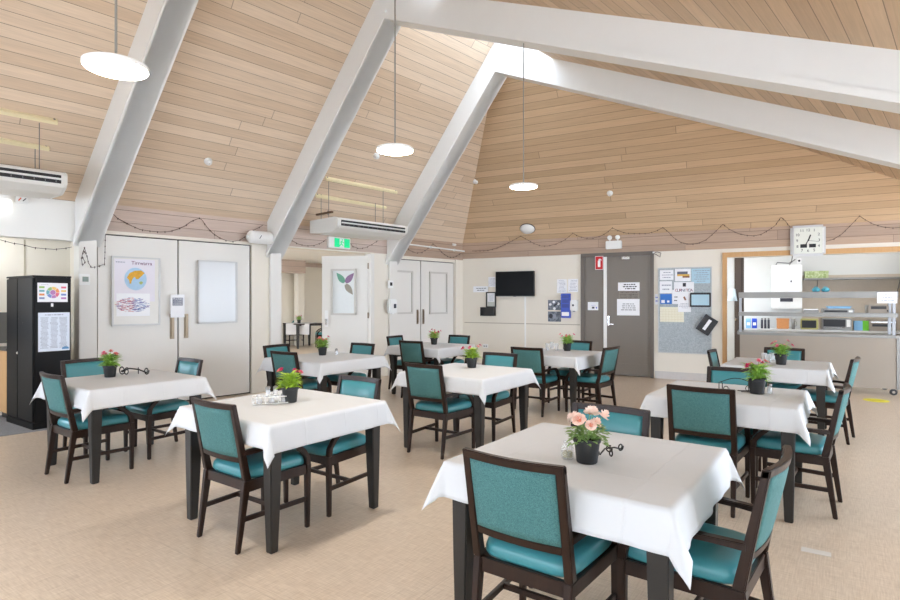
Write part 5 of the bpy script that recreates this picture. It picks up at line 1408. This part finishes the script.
MB().span((-w * .36, -.004, h * .5), (w * .38, .0, h * .85)).obj('slot', M_BLACK, t); MB().span((w * .4, -.006, h * .2), (w * .46, 0, h * .4)).obj('knob', M_BLACK, t)
# things on the far kitchen bench
ZW_ = .90; BO = OC - KD - .62
for px, c, lb in ((748.5, M_LBLUE, 'light blue packet at the end of the far kitchen bench'), (754.5, M_BLU, 'dark blue packet between a light blue packet and the jars')):
    t, w, h = on_counter('packet', lb, 'packet', (px - 2.6, 318.5, px + 2.6, 325), ZW_, BO + .1, .12, None)
    MB().sect([(0, .06, 0, w, .1), (0, .06, h * .8, w, .09), (0, .06, h, w * .96, .02)]).obj('wrapper', c, t, bevel=.004); MB().span((-w * .3, -.0, h * .3), (w * .3, .012, h * .6)).obj('label_patch', M_PAPER, t)
jn = {762: 'furthest from', 765.3: 'second from', 768.6: 'third from'}
for px, wd in jn.items():
    t, w, h = on_counter('dark_jar', 'slim dark jar on the far kitchen bench, %s from the orange wooden box' % {762: 'third', 765.3: 'second', 768.6: 'first'}[px], 'jar', (px - 1.4, 318, px + 1.4, 326), ZW_, BO + .1, .1, None, 'dark jars on the kitchen bench')
    MB().lathe([(0, 0), (.022, 0), (.022, h * .8), (.016, h * .86)], 14).obj('jar_body', M_INK, t); MB().lathe([(.018, h * .84), (.018, h), (0, h)], 14).obj('lid', M_STEEL, t)
t, w, h = on_counter('wooden_box', 'orange wooden box on the far kitchen bench', 'box', (777, 318.5, 789, 326), ZW_, BO + .1, .2, mat('orange_wood', (206, 140, 84), .5, var=.1)); MB().span((-w / 2 - .006, -.006, h * .85), (w / 2 + .006, .206, h)).obj('lid', mat('orange_wood', (206, 140, 84), .5, var=.1), t)
t, w, h = on_counter('steel_cup', 'steel cup beside the orange wooden box', 'cup', (791, 319, 795.5, 326), ZW_, BO + .1, .1, None); MB().lathe([(0, 0), (.03, 0), (.036, h), (.033, h), (.028, .008), (0, .008)], 18).obj('cup_body', M_STEEL, t, smooth=True); MB().tube([(.034, 0, h * .75), (.06, 0, h * .7), (.06, 0, h * .35), (.033, 0, h * .3)], .004).obj('handle', M_STEEL, t)
t, w, h = on_counter('food_carton', 'black and yellow carton on the far kitchen bench', 'carton', (801, 318.8, 818.5, 326), ZW_, BO + .08, .15, mat('yellow_card', (176, 170, 104), .5)); MB().span((-w * .46, -.004, h * .15), (w * .38, 0, h * .85)).obj('black_print', M_BLACK, t)
t, w, h = on_counter('oven', 'steel oven with dark glass door on the far kitchen bench', 'oven', (822.5, 318.5, 852, 331), ZW_, BO + .02, .35, M_STEEL); MB().span((-w * .47, -.006, h * .3), (w * .28, 0, h * .92)).obj('glass_door', M_BLACK, t); MB().span((w * .32, -.006, h * .3), (w * .45, 0, h * .9)).obj('control_panel', M_WHITE, t); MB().span((-w * .45, -.02, h * .2), (w * .26, -.01, h * .26)).obj('handle', M_CHROME, t)
t, w, h = on_counter('sponge_pack', 'white and lime green pack on the far kitchen bench', 'packet', (854, 321, 868.5, 328), ZW_, BO + .1, .12, M_LBLUE); MB().span((w * .1, -.004, -.0), (w * .5 + .004, .124, h + .003)).obj('green_end', mat('lime_card', (110, 200, 40), .5), t)
t, w, h = on_counter('sandwich_press', 'low steel sandwich press at the end of the far kitchen bench', 'press', (869.5, 320, 897, 330), ZW_, BO + .02, .35, M_STEELM); MB().span((-w * .4, -.004, h * .4), (w * .35, 0, h * .62)).obj('dark_slot', M_BLACK, t); MB().span((-w * .45, -.03, h * .75), (w * .45, -.01, h * .85)).obj('handle', M_CHROME, t)
# far kitchen wall
p_, w, h = FB.rect(771, 265.5, 801, 308.5, o=KD)
t = thing('water_heater', 'white wall mounted water heater in the kitchen', 'water heater', p_, FB.ang)
MB().span((-w / 2, -.3, 0), (w / 2, 0, h)).obj('casing', M_WHITE, t, bevel=.012)
MB().span((w * .05, -.304, h * .35), (w * .4, -.299, h * .68)).obj('notice', M_PAPER, t); MB().span((-w * .22, -.306, h * .16), (w * .2, -.299, h * .24)).obj('display', M_INK, t); MB().span((w * .12, -.305, h * .6), (w * .17, -.3, h * .64)).obj('badge', M_INK, t)
MB().tube([(-w * .35, -.15, h), (-w * .3, -.15, h + .06), (w * .1, -.12, h + .04), (w * .3, -.1, h + .12)], .012).obj('pipe', M_GREYP, t)
b = MB().span((0, -.01, 0.9), (FB.a(930, KD) - FB.a(802, KD), 0, FB.z(830, 275, KD))).obj('trim_11', mat('lit_splashback', (198, 184, 166), .45), loc=FB.at(FB.a(802, KD), 0, KD), rotz=FB.ang); struct(b, 'steel splashback on the kitchen wall')  # steel in a lighter copy, kitchen light put into the colour
zs = FB.z(850, 277.5, KD + .3); p0 = FB.a(803.5, KD + .3); p1 = FB.a(930, KD + .3)
t = thing('wall_shelf', 'long steel shelf on the kitchen wall', 'shelf', FB.at(p0, zs, KD), FB.ang); MB().span((0, -.32, -.035), (p1 - p0, -.012, 0)).obj('board', M_STEEL, t, bevel=.004)
for x in (.25, 1.6): MB().bar((x, -.28, -.03), (x, -.015, -.3), .03, .012, (1, 0, 0)).obj('bracket', M_STEEL, t)
o_ = KD + .28; aa, ab_ = FB.a(805, o_), FB.a(828.5, o_); hh = FB.z(817, 271, o_) - zs
t = thing('storage_box', 'green patterned box on the kitchen wall shelf', 'box', FB.at((aa + ab_) / 2, zs, o_), FB.ang); MB().span((-(ab_ - aa) / 2, 0, 0), ((ab_ - aa) / 2, .2, hh)).obj('body', speckle('green_leaf_print', (140, 160, 96), (206, 214, 170), 30, .6), t); MB().span((-(ab_ - aa) / 2 - .005, -.005, hh * .72), ((ab_ - aa) / 2 + .005, .205, hh)).obj('lid', speckle('green_leaf_print', (140, 160, 96), (206, 214, 170), 30, .6), t)
KBENCH = MB().span((0, .1, .1), (4.6, .75, .86)).obj('body', M_STEELM)
kb = KBENCH; kt = thing('kitchen_bench', 'steel bench along the far kitchen wall', 'bench', FB.at(FB.a(745, KD + .7), 0, KD + .77), FB.ang); kb.parent = kt
MB().span((0, .06, .86), (4.6, .74, .9)).obj('worktop', M_ALU, kt, bevel=.004)
t, w, h = device('wall_sensor', 'small white sensor with black eye under the wall clock', 'sensor', FB, (796.6, 258.3, 801.3, 263.6), -.02, .05)
MB().lathe([(0, 0), (.018, 0), (.014, .012), (0, .014)], 12).obj('eye', M_BLACK, t, loc=(0, -.05, h * .5)).rotation_euler = (PI / 2, 0, 0)
P1, P2, P3_ = FB.pt(792.5, 256, .0), FB.pt(791.5, 262, -.05), FB.pt(789.5, 265, -.3)
t = thing('clock_cable', 'dark cable hanging below the wall clock', 'cable', P1, 0); MB().tube([Vector((0, 0, 0)), P2 - P1, P3_ - P1], .006, 6).obj('cable_core', M_CLEARW, t); MB().box(tuple(P2 - P1), (.02, .02, .02)).obj('cable_tie', M_INK, t)
p_, w, h = FB.rect(727.6, 289, 737.4, 301, o=-.9)
t = thing('cup_dispenser', 'pale blue white tapered cup dispenser inside the servery opening', 'dispenser', p_, FB.ang)
MB().lathe([(w * .5, 0), (w * .47, .02), (w * .3, h), (w * .26, h + .004), (0, h + .006)], 24).obj('shade_body', mat('pale_blue_white_plastic', (214, 230, 236), .4), t, smooth=True); MB().span((-.02, 0, h * .5), (.02, .1, h * .7)).obj('bracket', M_STEEL, t)
# loose wire loop above the grey door
P = [FB.pt(*q, .03) for q in ((653.5, 252.5), (657.5, 252), (661, 253), (660, 257), (657, 255), (654, 253.5))]
t = thing('wire_loop', 'dark loop of spare wire at the corner of the grey door frame', 'wire', P[0], 0); MB().tube([q - P[0] for q in P], .006, 6).obj('wire', M_CLEARW, t); MB().box((0, 0, 0), (.03, .03, .03)).obj('clip', M_WHITE, t)
# yellow floor sticker
fp = floor_pt(876, 400.5)
t = thing('floor_sticker', 'yellow round sticker on the floor before the servery', 'sticker', (fp.x, fp.y, .001))
MB().lathe([(0, .0), (.16, 0), (.16, .002), (0, .002)], 40).obj('disc', mat('bright_yellow_vinyl', (236, 226, 40), .5), t); b = MB()
for k in range(3): b.span((-.1, -.06 + .045 * k, .002), (.1, -.04 + .045 * k, .0028))
b.obj('print', mat('yellow_print', (190, 176, 30), .5), t)

fp = floor_pt(816, 552)
t = thing('floor_tape', 'pale worn tape patch on the floor between the two side-on armchairs', 'tape', (fp.x, fp.y, .001), -.6)
MB().span((-.075, -.035, 0), (.075, .035, .0012)).obj('tape_strip', mat('pale_tape', (214, 208, 200), .6), t); MB().span((.06, -.03, .0012), (.075, .03, .002)).obj('curled_edge', mat('pale_tape', (214, 208, 200), .6), t)
bpy.context.view_layer.update()
